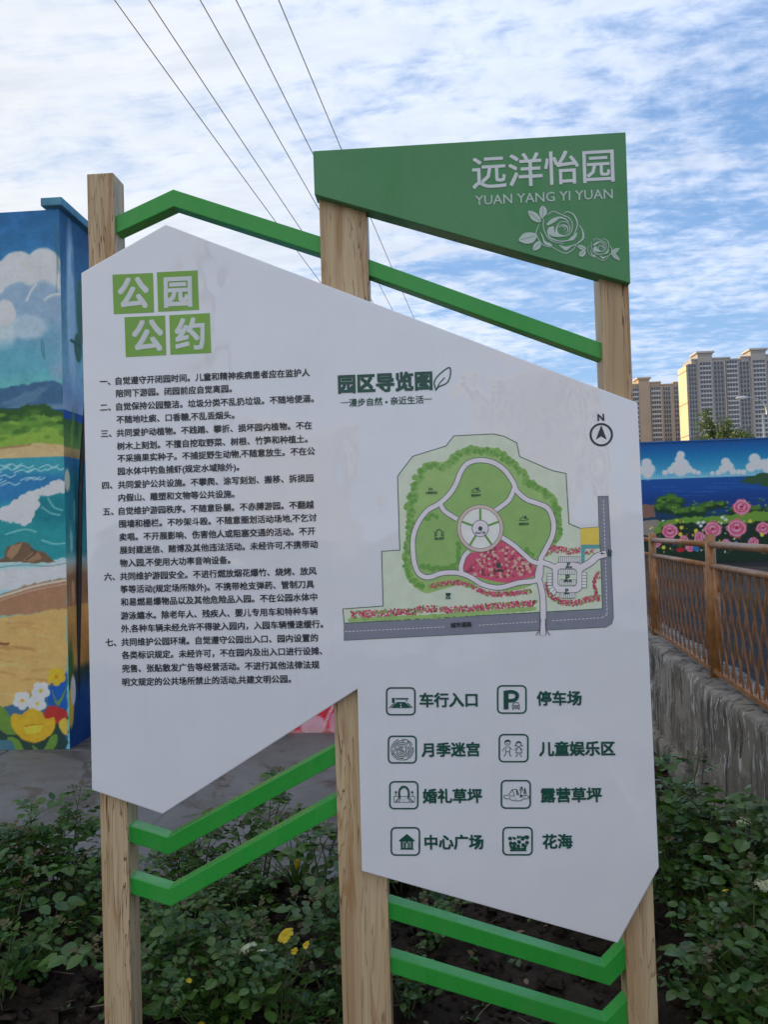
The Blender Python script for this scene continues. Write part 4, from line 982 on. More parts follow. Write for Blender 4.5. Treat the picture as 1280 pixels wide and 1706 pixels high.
rough_wall('footing', -3.2, 14, 0, [(0.185, -0.25), (0.18, -0.1), (0.175, 0.0), (0.172, 0.08), (0.17, 0.15), (0.165, 0.185), (0.15, 0.20), (0.10, 0.195)], M_WALL)
def s_at(px):
    best = min((abs(((fpt(s_/200.0, 0, 0.9)-CAM).dot(rt)/(fpt(s_/200.0, 0, 0.9)-CAM).dot(fwd))*F+640-px), s_/200.0) for s_ in range(-200, 1600)); return best[1]
S1p, S2p = s_at(1191), s_at(1092); SP = S2p-S1p
ztop = at_y(1278, 913, FB.y).z; zmid = at_y(1278, 957, FB.y).z; zbot = at_y(1278, 1176, FB.y).z
print('fence', S1p, S2p, ztop, zmid, zbot, 'FA', FA, 'FB', FB)
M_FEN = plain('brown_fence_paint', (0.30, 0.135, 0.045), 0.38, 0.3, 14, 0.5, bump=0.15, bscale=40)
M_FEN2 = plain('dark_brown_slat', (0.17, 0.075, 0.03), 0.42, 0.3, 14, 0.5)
fen = empty('lattice_fence', fpt(0, 0, 0.755), 'brown steel lattice fence standing on the concrete wall', 'fence')
for k in range(-2, 6):
    s0 = S1p+k*SP
    m = MB(); m.tube([fpt(s0, 0, 0.73), fpt(s0, 0, ztop+0.055)], 0.027, 12); m.build('post', M_FEN, fen, True)
    if k == 5: break
    a, b_ = s0+0.022, s0+SP-0.022
    for z, r in ((ztop, 0.019), (zmid, 0.017)):
        m = MB(); m.tube([fpt(a, 0, z), fpt(b_, 0, z)], r, 10); m.build('rail', M_FEN, fen, True)
    m = MB(); m.beam(fpt(a, 0, zbot+0.006), fpt(b_, 0, zbot+0.006), 0.035, 0.024); m.build('rail', M_FEN, fen)
    for ss in (a+0.075, b_-0.075):
        m = MB(); m.tube([fpt(ss, 0, zbot+0.015), fpt(ss, 0, zmid-0.01)], 0.016, 8); m.build('upright', M_FEN, fen, True)
    a += 0.09; b_ -= 0.09; z0, z1 = zbot+0.018, zmid-0.014; lean = 0.24; step = 0.12
    for ly, sg in ((0.008, 1), (-0.008, -1)):
        x = a-lean if sg > 0 else a
        x += step/2
        while x < (b_ if sg > 0 else b_+lean):
            xa, xb = x, x+sg*lean; za, zb = z0, z1
            def clip(lim, low):
                pass
            pts = [(xa, za), (xb, zb)]
            def at_s(sv): return za+(zb-za)*(sv-xa)/(xb-xa)
            lo, hi = min(xa, xb), max(xa, xb)
            A_, B_ = pts
            def cl(p):
                if p[0] < a: return (a, z0+(z1-z0)*((a-x)/(sg*lean)))
                if p[0] > b_: return (b_, z0+(z1-z0)*((b_-x)/(sg*lean)))
                return p
            if hi > a and lo < b_:
                A_, B_ = cl(A_), cl(B_)
                if abs(A_[1]-B_[1]) > 0.04:
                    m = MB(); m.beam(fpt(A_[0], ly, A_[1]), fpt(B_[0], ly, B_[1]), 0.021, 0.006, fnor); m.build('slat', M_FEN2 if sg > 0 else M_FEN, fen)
            x += step

# road beyond the fence
m = MB(); m.add([fpt(-12, -0.2, 0.02), Vector((40, -12, 0.02)), Vector((40, 29, 0.02)), Vector((-40, 29, 0.02)), Vector((-40, 24, 0.02)), fpt(14, -0.2, 0.02)], [(0, 1, 2, 3, 4, 5)])
tag(m.build('road', M_ASPH), kind='structure')

# ================================================================ painted hoarding
YH = 28.0
hb = empty('painted_hoarding', (12, YH, 0), 'long blue hoarding painted with sea, clouds and pink roses beyond the road', 'hoarding')
xa, xb = at_y(1020, 800, YH).x, at_y(1480, 800, YH).x; zt = at_y(1170, 735, YH).z
c = Canvas(YH, xa, xb, 0.0, zt, 0.021, (20, 90, 150))
zb_ = 925
c.vgrad(1170, [(733, (14, 66, 130)), (745, (16, 82, 148)), (762, (24, 108, 160)), (785, (60, 140, 180)), (795, (110, 170, 200)), (796.5, (16, 70, 140)), (812, (20, 66, 140)), (835, (14, 52, 120)), (850, (18, 56, 120)), (870, (24, 50, 50)), (930, (16, 30, 30))])
CW, CS = (190, 206, 226), (120, 160, 200)
def puff(cx, cy, pts):
    for x, y, r in pts: c.ell(cx+x, cy+y+1.2, r, r*.95, CS, .5, .9, .1)
    for x, y, r in pts: c.ell(cx+x-.7, cy+y-.8, r*.86, r*.82, CW, .45, .95, .1)
puff(1135, 770, [(0,-12,7),(-2,-4,8),(4,4,10),(-8,8,9),(-16,14,7),(-26,18,5),(12,12,8),(0,14,12),(22,16,5),(30,18,4)])
puff(1078, 780, [(0,-8,9),(6,2,9),(-8,4,8),(2,10,9)]); puff(1210, 778, [(0,-8,8),(6,0,8),(-4,4,8),(12,8,6),(-12,10,5),(-22,11,4),(22,9,5)])
puff(1258, 775, [(0,-10,10),(6,0,10),(-6,4,9),(16,-2,9),(-18,12,5),(22,6,9),(30,-6,10)]); puff(1330, 775, [(0,-6,10),(14,2,9),(-14,4,8)]); puff(1400, 778, [(0,-6,9),(14,4,8),(-14,6,6)])
c.poly([(1230,803),(1245,794),(1262,789),(1300,784),(1360,780),(1360,812),(1290,815),(1262,806),(1245,805)], (40, 72, 50), 1.2, 1, 3)
for _ in range(12): x = random.uniform(1090, 1300); y = random.uniform(805, 832); c.stroke([(x-18, y), (x, y-.5), (x+20, y)], 1.0, (50, 100, 170), 1.2, .5)
c.poly([(1066,845),(1075,838),(1090,842),(1092,862),(1066,862)], (110, 84, 78), 1.2, 1, 3)
for x, y, rx, ry in [(1105,835,11,9),(1118,830,13,8),(1130,835,11,8),(1100,845,10,9),(1120,845,20,9),(1180,842,14,7),(1200,840,12,6),(1160,850,20,9),(1255,848,18,6),(1230,850,16,8),(1140,852,18,8),(1300,848,26,8),(1360,846,26,9)]:
    c.ell(x, y+2, rx, ry, (22, 50, 34), .5, 1, .3); c.ell(x-1, y-2, rx*.8, ry*.6, (70, 112, 44), .7, .9, .5)
for _ in range(60): x = random.uniform(1095, 1300); y = random.uniform(830, 856); c.ell(x, y, random.uniform(1.5, 4), random.uniform(1, 2.5), random.choice([(96, 140, 52), (40, 76, 38), (120, 160, 60)]), .8, .6)
c.poly([(1066,868),(1100,866),(1098,885),(1080,892),(1066,890)], (120, 116, 116), 1.5, 1, 2)
c.poly([(1085,892),(1100,868),(1130,862),(1180,862),(1230,856),(1270,852),(1400,846),(1400,880),(1280,870),(1200,872),(1130,872),(1100,890)], (90, 132, 52), 2, 1, 4)
c.poly([(1090,895),(1105,878),(1140,872),(1200,876),(1300,866),(1400,866),(1400,936),(1066,936),(1070,905)], (22, 44, 34), 3, .95, 5)
for _ in range(150): x = random.uniform(1080, 1330); y = random.uniform(866, 922); c.ell(x, y, random.uniform(.8, 2.6), random.uniform(.8, 2.4), random.choice([(60, 100, 44), (200, 200, 190), (206, 180, 60), (40, 70, 130), (150, 60, 80), (48, 84, 44), (30, 60, 40)]), .6, .85)
def rose_p(x, y, r):
    ph = random.uniform(0, 6.28)
    for k in range(7):
        a = 6.283*k/7+ph; c.ell(x+r*.60*math.cos(a), y+r*.52*math.sin(a), r*.46, r*.38, random.choice([(188, 78, 112), (206, 104, 138), (196, 90, 122)]), .3, 1, .15, a)
    for k in range(7):
        a = 6.283*k/7+ph+.4; c.stroke([(x+r*.8*math.cos(a+q), y+r*.68*math.sin(a+q)) for q in (-.4, -.1, .2, .5)], r*.12, (222, 150, 176), .8, .8)
        c.stroke([(x+r*.62*math.cos(a+q), y+r*.54*math.sin(a+q)) for q in (-.3, 0, .35)], r*.10, (150, 46, 82), .8, .7)
    c.ell(x, y-r*.05, r*.50, r*.44, (204, 108, 142), .3, 1, .1)
    for k in range(5):
        a = 6.283*k/5+ph; c.stroke([(x+r*.36*math.cos(a+q), y-r*.05+r*.30*math.sin(a+q)) for q in (-.6, 0, .6)], r*.10, (150, 34, 70) if k % 2 else (224, 156, 182), .7, .9)
    c.ell(x, y-r*.05, r*.18, r*.15, (140, 30, 62), .4)
for x, y, r in [(1116.5,885,14),(1188,882,15),(1228,880,17),(1236,845,15),(1166,894,9),(1272,880,12),(1300,872,15),(1340,885,14),(1150,912,8),(1094,905,8),(1140,898,7),(1210,905,8),(1256,903,9)]: rose_p(x, y, r)
for x, y in [(1164,871),(1172,870),(1168,876),(1204,862),(1210,866)]: c.ell(x, y, 3, 2.6, (210, 214, 216), .4)
for x, y in [(1136,879),(1134,890),(1160,884),(1250,868),(1106,912),(1270,891)]: c.ell(x, y, 3.2, 3.2, (206, 176, 60), .4)
c.ell(1134, 916, 7, 4, (150, 30, 46), .3); c.ell(1160, 914, 6, 4, (40, 90, 160), .4)
for k in range(120):                                   # ribs of the sheeting: evenly spaced darker columns
    uu = xa+(xb-xa)*k/120; ii = int((uu-xa)/0.021); 
    if ii < c.nu: c.C[:, ii:ii+1] *= 0.93
c.build('painted_sheet', hb, 0.55, bump=0.1)
M_STEEL = plain('galvanised_steel', (0.38, 0.39, 0.40), 0.45, 0.15, 4, metal=0.6)
m = MB(); m.box((xa, YH+0.004, -0.1), (xb, YH+0.05, zt-0.02)); m.build('backing', M_STEEL, hb)
m = MB(); m.box((xa, YH-0.03, zt), (xb, YH+0.06, zt+0.05)); m.build('top_rail', plain('blue_steel', alb(16, 70, 130), .5), hb)
# out of the frame to the left the same hoarding goes on plain blue behind the sign

# ================================================================ far apartment towers
M_GLASS = plain('far_window_glass', (0.05, 0.06, 0.08), 0.18, 0.3, 0.15, 0.6)
M_FRAME = plain('far_window_frame', (0.42, 0.42, 0.42), 0.6, 0.1, 0.2)
def window_mesh(w, h, n, bay):
    me = MB(); fm = []
    d = -0.9 if bay else -0.16
    nf0 = 0
    def add(a, b, mi):
        nonlocal nf0
        me.box(a, b); fm.extend([mi]*6)
    if bay: add((-w/2, d+0.02, 0), (w/2, 0, h*0.30), 1)
    pw = w/n
    for k in range(n):
        x0 = -w/2+k*pw; add((x0+pw*.10, d+0.03, h*(.30 if bay else .20)), (x0+pw*.90, d+0.12, h*.93), 0)
        if bay: pass
    if bay:
        add((-w/2, d+0.12, h*.30), (w/2, 0, h*.96), 1); add((-w/2-.15, d-0.06, h*.955), (w/2+.15, 0.02, h*1.0), 1)
    else:
        add((-w/2-.1, -0.03, h*.16), (w/2+.1, 0.02, h*.98), 1); add((-w/2-.2, -.25, h*.10), (w/2+.2, .02, h*.155), 1)
    mesh = me.mesh('window', M_GLASS); mesh.materials.append(M_FRAME)
    for p, i in zip(mesh.polygons, fm): p.material_index = i
    return mesh
def tower(name, label, YT_, segs, bays, x0, x1, depth, wallm, floor_px, frames):
    s_ = (YT_-CAM.y)/F; root = empty(name, (at_y((x0+x1)/2, 700, YT_).x, YT_, 0), label, 'apartment building')
    for k, (a, b, tp, pr_) in enumerate(segs):
        m = MB(); xa_, xb_ = at_y(a, tp, YT_).x, at_y(b, tp, YT_).x; z = at_y((a+b)/2, tp, YT_).z
        m.box((xa_+.002*k, YT_-pr_-k*.003, 0), (xb_, YT_+depth-k*.05, z)); 
        m.box((xa_-.35, YT_-pr_-.45-k*.004, z-1.0), (xb_+.35, YT_-pr_-.01, z-.2))
        m.build('wall', wallm, root)
        if pr_ > 1:
            m = MB(); m.box((xa_-1.2, YT_-pr_-1.2, z+.002), (xb_+1.2, YT_+depth*.6, z+1.1)); m.build('parapet', frames, root)
    fh = floor_px*s_
    for (a, b, n, bay, tp) in bays:
        xa_, xb_ = at_y(a, tp, YT_).x, at_y(b, tp, YT_).x; w = (xb_-xa_); me = window_mesh(w*.94, fh*.98, n, bay)
        z = at_y((a+b)/2, tp, YT_).z-fh*1.05; pr_ = 1.3 if bay else 0.03
        while z > 1:
            o = link('window', me, None, root); o.matrix_parent_inverse = PINV(root); o.location = ((xa_+xb_)/2, YT_-(0.9 if bay else 0.35), z)
            z -= fh
            if z < 38 and False: break
    for (a, b, n, bay, tp) in bays:                 # pilasters beside the glazed bays
        if bay:
            for px_ in (a-1.6, b+1.0):
                xx = at_y(px_, tp, YT_).x; zz = at_y(px_, tp, YT_).z; m = MB(); m.box((xx-.35, YT_-1.0, 0), (xx+.35, YT_-.01, zz-1.2)); m.build('pilaster', frames, root)
    return root
M_TA = plain('grey_beige_render', (0.35, 0.33, 0.315), 0.9, 0.06, 0.05); M_TB = plain('tan_render', (0.37, 0.29, 0.225), 0.9, 0.06, 0.05)
M_TC = plain('pale_trim', (0.44, 0.42, 0.39), 0.9, 0.05, 0.05); M_TD = plain('tan_trim', (0.50, 0.40, 0.31), 0.9, 0.05, 0.05)
segA = [(1143.5,1330,604,0),(1152,1161,598,.2),(1161,1185,589.5,1.4),(1185,1216,595.5,.15),(1216,1234,597.5,.1),(1234,1249,593.5,.2),(1249,1274,584.5,1.4),(1274,1300,590,.25),(1300,1330,586,.3)]
bayA = [(1145.5,1160,3,False,606),(1163.5,1183.5,4,True,604),(1188,1205,3,False,602),(1208,1227,4,True,601),(1231,1248,3,False,602),(1252,1273.5,4,True,600),(1277,1294,3,False,600),(1297,1318,4,True,600)]
tower('apartment_tower', 'tall grey beige apartment block with glazed bays and one sunlit end wall', 480, segA, bayA, 1143, 1330, 16, M_TA, 7.45, M_TC)
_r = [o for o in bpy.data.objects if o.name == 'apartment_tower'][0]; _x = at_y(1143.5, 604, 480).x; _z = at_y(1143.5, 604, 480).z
m = MB(); m.box((_x-.12, 480.1, 0), (_x-.01, 495.8, _z-1.6)); m.build('end_wall', plain('sun_tinted_end_wall', (.62, .50, .33), .9, .05, .05), _r)  # sunlight put into the colour: lighter and yellower than the front render
for f_ in (13, 30, 47, 64, 81):
    m = MB(); m.box((_x-.3, 480.0, f_*1.2), (_x-.13, 495.9, f_*1.2+.5)); m.build('floor_band', plain('band', (.25, .2, .15), .9), _r)
segB = [(1030,1136,641,0),(1063,1081,632,1.4),(1081,1101,636,.2),(1101,1122,639.5,.15),(1122,1133,636,.2),(1030,1063,640,.1)]
bayB = [(1034,1050,3,False,647),(1053,1063,3,True,647),(1066,1080,3,False,645),(1083.5,1100,4,True,645),(1104,1117,3,False,644),(1122,1133,3,False,643)]
tower('apartment_tower', 'lower tan apartment block partly hidden beside the sign edge', 560, segB, bayB, 1030, 1136, 16, M_TB, 7.6, M_TD)
# the blocks behind the photographer, mirrored faintly in the acrylic
M_BACK = plain('white_block_render', (0.72, 0.68, 0.62), 0.8, 0.06, 0.05)
def back_block(x, w, h, y, label):
    root = empty('apartment_block', (x, y, 0), label, 'apartment building')
    m = MB(); m.box((x-w/2, y-14, 0), (x+w/2, y, h)); m.build('wall', M_BACK, root)
    for k in range(int(w/5)):
        wm = MB(); xx = x-w/2+2.5+k*5
        for f_ in range(int(h/3)-1): wm.box((xx-1.6, y+.02, 1.2+f_*3), (xx+1.6, y+.10, 2.9+f_*3))
        tag(wm.build('window_column', M_GLASS, root), kind='stuff')
back_block(44, 46, 66, -300, 'pale apartment block behind the viewpoint, mirrored in the white panel')
back_block(-60, 50, 54, -330, 'second pale apartment block behind the viewpoint, farther to the left')
back_block(120, 40, 60, -320, 'third pale apartment block behind the viewpoint, at its right end')

# ================================================================ street lamp, wires
def lamp():
    YL_ = 46.0; base = at_y(1281, 860, YL_); base.z = 0
    root = empty('street_lamp', base, 'slender pale street lamp with curved arm in front of the towers', 'street lamp')
    m = MB(); zt_ = at_y(1278, 690, YL_).z; m.tube([(base.x, YL_, 0), (base.x-.03, YL_, zt_*.5), (base.x-.06, YL_, zt_)], [.10, .08, .055], 10); m.build('pole', M_STEEL, root, True)
    m = MB(); m.tube([at_y(*p, YL_) for p in catmull([(1278.5, 692), (1277, 680), (1272, 671), (1263, 665.5), (1250, 662.5), (1243, 662)], 4)], .05, 8); m.build('arm', M_STEEL, root, True)
    a = at_y(1246, 662, YL_); m = MB(); m.tube([a, a+Vector((-.25, 0, .0)), a+Vector((-.55, 0, -.02)), a+Vector((-.7, 0, -.02))], [.05, .11, .10, .03], 8); m.build('lamp_head', plain('lamp_housing', (.6, .6, .6), .4), root, True)
lamp()
M_CABLE = plain('black_cable', (0.02, 0.02, 0.022), 0.6)
WL = ['black overhead wire, leftmost where it leaves the top of the photo', 'black overhead wire, second from the left along the top of the photo', 'black overhead wire, middle one of the five', 'black overhead wire, fourth from the left, meeting the corner of the green header', 'black overhead wire, rightmost of the five, meeting the top edge of the green header']
H = 0.95; SA, SB = -24.0, 50.0; ends = []
for k, px in enumerate((190, 247, 333, 393, 464)):
    A = at_z(px, 0, 9.0); pts = []
    bend = (790-4*k)
    for i in range(49):
        s_ = SA+(SB-SA)*i/48; z = 9.0+4*H*(-SA)*SB/(SB-SA)**2-4*H*(s_-SA)*(SB-s_)/(SB-SA)**2
        pts.append(A+fdir*s_+Vector((0, 0, z-9.0)))
    m = MB(); m.tube(pts, 0.0085, 5); o = m.build('overhead_wire', M_CABLE); tag(o, WL[k], 'wire', 'overhead wires crossing the sky'); ends.append((pts[0], pts[-1]))
for e_, lab in ((0, 'concrete power pole behind the viewpoint carrying five wires'), (1, 'concrete power pole hidden behind the sign carrying five wires')):
    a, b_ = ends[0][e_], ends[4][e_]; mid = (a+b_)/2
    root = empty('utility_pole', (mid.x, mid.y, 0), lab, 'power pole')
    m = MB(); m.tube([(mid.x, mid.y, -.1), (mid.x, mid.y, mid.z+.4)], [.17, .11], 12); m.build('pole', plain('pole_concrete', (.3, .29, .28), .9), root, True)
    m = MB(); d = (b_-a).normalized(); m.beam(a-d*.2-Vector((0, 0, .16)), b_+d*.2-Vector((0, 0, .16)), .08, .08); m.build('crossarm', M_STEEL, root)
    for q in range(5):
        m = MB(); p = ends[q][e_]; m.tube([p-Vector((0, 0, .12)), p-Vector((0, 0, .02))], [.03, .045], 8); m.build('insulator', plain('insulator', (.25, .12, .08), .3), root, True)

# ================================================================ trees behind the hoarding
def leaf_mat(name, c0, c1, rough=0.5, trans=0.25):
    m, t, b = new_mat(name)
    tc = t.nodes.new('ShaderNodeTexCoord'); oi = t.nodes.new('ShaderNodeObjectInfo'); ge = t.nodes.new('ShaderNodeNewGeometry')
    f = math_(t, 'ADD', math_(t, 'MULTIPLY', ge.outputs['Random Per Island'], 0.7), math_(t, 'MULTIPLY', oi.outputs['Random'], 0.3))
    c = mixc(t, f, c0+(1,), c1+(1,)); n = noise(t, tc.outputs['Object'], 40, 4, 0.6)
    c = mixc(t, 0.35, c, ramp(t, n, [(0.3, 0.6), (0.7, 1.2)]), 'MULTIPLY')
    L(t, c, b.inputs['Base Color']); b.inputs['Roughness'].default_value = rough; b.inputs['Specular IOR Level'].default_value = 0.45
    if trans:
        tr = t.nodes.new('ShaderNodeBsdfTranslucent'); L(t, mixc(t, 1.0, c, (1.3, 1.6, .6, 1), 'MULTIPLY'), tr.inputs[0])
        mx = t.nodes.new('ShaderNodeMixShader'); mx.inputs[0].default_value = trans; out = [n for n in t.nodes if n.type == 'OUTPUT_MATERIAL'][0]
        L(t, b.outputs[0], mx.inputs[1]); L(t, tr.outputs[0], mx.inputs[2]); L(t, mx.outputs[0], out.inputs[0])
    return m
M_TREE = leaf_mat('tree_foliage', (0.055, 0.085, 0.035), (0.11, 0.15, 0.055), .6, .3)
M_BARK = plain('bark', (0.10, 0.075, 0.055), 0.95, 0.3, 8, 0.2, bump=0.6)
def tree(px, Y, h, w, label, seed, name='leafy_tree', nl=2200, sz=0.19):
    rr = random.Random(seed); b0 = at_y(px, 860, Y); root = empty(name, (b0.x, Y, 0), label, 'tree', 'trees behind the painted hoarding')
    m = MB(); m.tube([(b0.x, Y, -.1), (b0.x+rr.uniform(-.2, .2), Y, h*.4), (b0.x+rr.uniform(-.3, .3), Y, h*.85)], [h*.022, h*.015, h*.005], 8)
    cl = []
    for k in range(26):
        z = h*rr.uniform(.28, .97); rad = w*(1-((z/h-.5)/.56)**2)**.5*.5 if abs(z/h-.5) < .56 else .2
        a = rr.uniform(0, 6.28); q = rad*rr.uniform(.3, 1.0); p = Vector((b0.x+q*math.cos(a), Y+q*math.sin(a), z)); cl.append((p, rr.uniform(.35, .9)*w*.20))
        m.tube([(b0.x, Y, z*.72), p], [h*.006, h*.002], 5)
    m.build('trunk', M_BARK, root, True)
    m = MB()
    for _ in range(nl):
        p, r = cl[int(rr.random()*len(cl))]
        g = Vector((rr.gauss(0, 1), rr.gauss(0, 1), rr.gauss(0, .9)))*r*.62; c_ = p+g
        u = Vector((rr.gauss(0, 1), rr.gauss(0, 1), rr.gauss(0, 1))).normalized()*sz*rr.uniform(.5, 1.1); v = u.cross(Vector((rr.gauss(0, 1), rr.gauss(0, 1), rr.gauss(0, 1)))).normalized()*sz*.42
        m.add([c_-u, c_+v, c_+u, c_-v], [(0, 1, 2, 3)])
    m.build('crown', M_TREE, root)
for a in [(1152, 58, 7.4, 4.2, 'low rounded green tree just right of the sunlit tower end', 1), (1177, 60, 8.6, 3.6, 'middle green tree rising above the hoarding, left of the tallest', 2), (1203, 66, 11.6, 3.8, 'tall thin poplar, the highest tree above the hoarding', 3),
          (1222, 64, 9.6, 4.4, 'broad green tree right of the tall thin poplar', 4), (1240, 62, 8.8, 3.0, 'small green tree nearest to the street lamp', 5), (1190, 56, 7.4, 4.0, 'short bushy tree in front of the poplar', 6)]:
    tree(*a)
def shrub_row():
    rr = random.Random(31); m = MB()
    for _ in range(5200):
        x = rr.uniform(at_y(1040, 735, 34).x, at_y(1300, 735, 34).x); hh = 4.9+.55*math.sin(x*.9)+.3*math.sin(x*2.3+1)
        z = hh*(1-rr.random()**2*.8); c_ = Vector((x, 34+rr.uniform(-.9, .9), z)); u = Vector((rr.gauss(0, 1), rr.gauss(0, 1), rr.gauss(0, 1))).normalized()*.13; v = u.cross(Vector((rr.gauss(0, 1), rr.gauss(0, 1), 1))).normalized()*.06
        m.add([c_-u, c_+v, c_+u, c_-v], [(0, 1, 2, 3)])
    tag(m.build('hedge_foliage', M_TREE), 'tangled green hedge tops showing over the hoarding', kind='stuff')
shrub_row()

# ================================================================ roses in the bed
M_LEAF = leaf_mat('rose_leaf', (0.018, 0.066, 0.014), (0.085, 0.165, 0.028), 0.30, 0.22)
M_YOUNG = leaf_mat('young_rose_leaf', (0.07, 0.10, 0.025), (0.12, 0.075, 0.03), 0.40, 0.25)
M_STEM = plain('rose_stem', (0.085, 0.12, 0.04), 0.6, 0.3, 30, 0.3)
M_YELLOW = leaf_mat('yellow_petal', (0.70, 0.50, 0.02), (0.78, 0.60, 0.04), 0.55, 0.25)
M_CREAM = leaf_mat('cream_petal', (0.74, 0.74, 0.55), (0.80, 0.80, 0.68), 0.55, 0.25)
M_ORANGE = leaf_mat('orange_petal', (0.75, 0.35, 0.05), (0.80, 0.50, 0.06), 0.55, 0.25)
def leaflet(mb, base, d, nrm, ln, wd, rr):
    d = d.normalized(); s_ = d.cross(nrm).normalized(); u = s_.cross(d).normalized()
    cur = rr.uniform(-.25, .12); fo = rr.uniform(.05, .28)
    P = lambda t_, w: base+d*ln*t_+s_*wd*w+u*(ln*cur*t_*t_+abs(w)*wd*fo)
    mb.add([P(0, 0), P(.22, -.40), P(.22, .40), P(.55, -.5), P(.52, 0), P(.55, .5), P(.82, -.30), P(.82, .30), P(1, 0)],
           [(0, 4, 1), (0, 2, 4), (1, 4, 3), (2, 5, 4), (3, 4, 6), (4, 5, 7), (4, 8, 6), (4, 7, 8)])
def leaf_mesh(seed, mat, sc_=1.0):
    rr = random.Random(seed); m = MB(); X, Z = Vector((1, 0, 0)), Vector((0, 0, 1))
    L_ = 0.105*sc_; cu = [Vector((L_*t_, 0, -.02*sc_*t_*t_)) for t_ in (0, .35, .7, 1)]
    m.tube(cu, [.0014, .0012, .001, .0008], 3, False)
    for (t_, ang) in ((.45, 1), (.45, -1), (.78, 1), (.78, -1)):
        p = Vector((L_*t_, 0, -.02*sc_*t_*t_)); a = ang*R(rr.uniform(52, 72)); d = Vector((math.cos(a), math.sin(a), rr.uniform(-.25, .15)))
        k = sc_*rr.uniform(.82, 1.05); leaflet(m, p, d, Z+Vector((rr.uniform(-.3, .3), rr.uniform(-.3, .3), 0)), .040*k, .030*k, rr)
    leaflet(m, cu[-1], Vector((1, rr.uniform(-.2, .2), -.3)), Z, .050*sc_, .038*sc_, rr)
    return m.mesh('leaf', mat)
LEAVES = [leaf_mesh(i, M_LEAF, 1.12+.14*(i-2)) for i in range(5)]; YOUNG = [leaf_mesh(20+i, M_YOUNG, .62) for i in range(3)]
def flower_mb(rr, r, closed=.5, petals=22):
    m = MB()
    for k in range(petals):
        f_ = k/petals; a = k*2.4; tilt = R(82-closed*0-(f_*70)*(1-closed*.6)); pr_ = r*(.42+.58*f_)
        out = Vector((math.cos(a), math.sin(a), 0)); sd = Vector((-math.sin(a), math.cos(a), 0)); upv = Vector((0, 0, 1))
        rows = []
        for t_, w in ((0, .25), (.4, .8), (.75, 1.0), (1.0, .62)):
            ang = tilt*(1-.25*t_)+ (.0 if t_ < .9 else -.5)
            cpos = out*(r*.10+pr_*.9*t_*math.cos(ang)+r*.25*f_*min(1, t_*3))+upv*(pr_*1.15*t_*math.sin(ang))
            rows.append([cpos+sd*(pr_*.55*w*q)-out*(pr_*.22*abs(q)**2*w)+upv*(rr.uniform(-.03, .03)*r) for q in (-1, -.4, .4, 1)])
        vs = [p for row in rows for p in row]; m.add(vs, [(i*4+j, i*4+j+1, i*4+5+j, i*4+4+j) for i in range(3) for j in range(3)])
    return m
def mat_from(p, d, rollr=0.0):
    d = d.normalized(); q = d.to_track_quat('X', 'Z').to_matrix().to_4x4(); return Matrix.Translation(p) @ q @ Matrix.Rotation(rollr, 4, 'X')
PROTO = []
def bush_proto(seed, h, spread, nst):
    rr = random.Random(seed); st = MB(); leaves = []; tips = []
    def node(p, az, sc_, young=False):
        d = Vector((math.cos(az), math.sin(az), rr.uniform(.0, .75)))
        leaves.append((mat_from(p, d, rr.uniform(-.5, .5)) @ Matrix.Scale(sc_, 4), young, rr.randrange(5)))
    for k in range(nst):
        az = 6.283*k/nst+rr.uniform(-.5, .5); lean = spread*rr.uniform(.35, 1.1); H_ = h*rr.uniform(.65, 1.05)
        b0 = Vector((rr.uniform(-.03, .03), rr.uniform(-.03, .03), -.04)); pts = []
        for i in range(7):
            t_ = i/6; pts.append(b0+Vector((math.cos(az)*lean*t_**1.2, math.sin(az)*lean*t_**1.2, H_*t_))+Vector((rr.uniform(-.008, .008), rr.uniform(-.008, .008), 0)))
        st.tube(pts, [.0056-.0038*i/6 for i in range(7)], 5, False)
        n = max(4, int(H_/.060)); ga = rr.random()*6
        for i in range(n):
            t_ = .38+.62*i/(n-1); x = t_*6; j = min(5, int(x)); p = pts[j].lerp(pts[j+1], x-j); ga += 2.4
            node(p, ga, rr.uniform(.65, 1.15)*(1 if t_ < .9 else .8), t_ > .93 and rr.random() < .6)
            if rr.random() < .30 and .3 < t_ < .85:
                d = Vector((math.cos(ga+1.2), math.sin(ga+1.2), rr.uniform(.5, 1.2))).normalized(); l_ = rr.uniform(.07, .15); e_ = p+d*l_
                st.tube([p, p+d*l_*.5+Vector((0, 0, .006)), e_], [.0022, .0016, .0010], 4, False)
                for q in (.45, .75, 1.0): node(p.lerp(e_, q), ga+q*5, rr.uniform(.6, .95), q == 1.0 and rr.random() < .3)
        for q in range(3): node(pts[-1], ga+q*2.1, rr.uniform(.5, .8), rr.random() < .6)
        tips.append((pts[-1], (pts[-1]-pts[-2]).normalized()))
    return st.mesh('stem', M_STEM, True), leaves, tips
for i, (h_, sp, ns) in enumerate([(.50, .17, 5), (.44, .20, 6), (.54, .14, 4), (.38, .20, 5), (.30, .17, 4)]): PROTO.append(bush_proto(40+i, h_, sp, ns))
PH = [.50, .44, .54, .38, .30]
ROSE_GROUP = 'rose bushes in the flower bed'
FLM = {}
def flower_mesh(kind, seed):
    k = (kind, seed)
    if k not in FLM:
        rr = random.Random(seed)
        if kind == 'yellow': FLM[k] = flower_mb(rr, .0235, .85, 26).mesh('flower', M_YELLOW)
        elif kind == 'yellow_bud': FLM[k] = flower_mb(rr, .0125, 1.2, 12).mesh('bud', M_YELLOW)
        elif kind == 'cream': FLM[k] = flower_mb(rr, .030, .15, 14).mesh('flower', M_CREAM)
        elif kind == 'cream_bud': FLM[k] = flower_mb(rr, .014, 1.0, 10).mesh('bud', M_CREAM)
    return FLM[k]
nb = 0
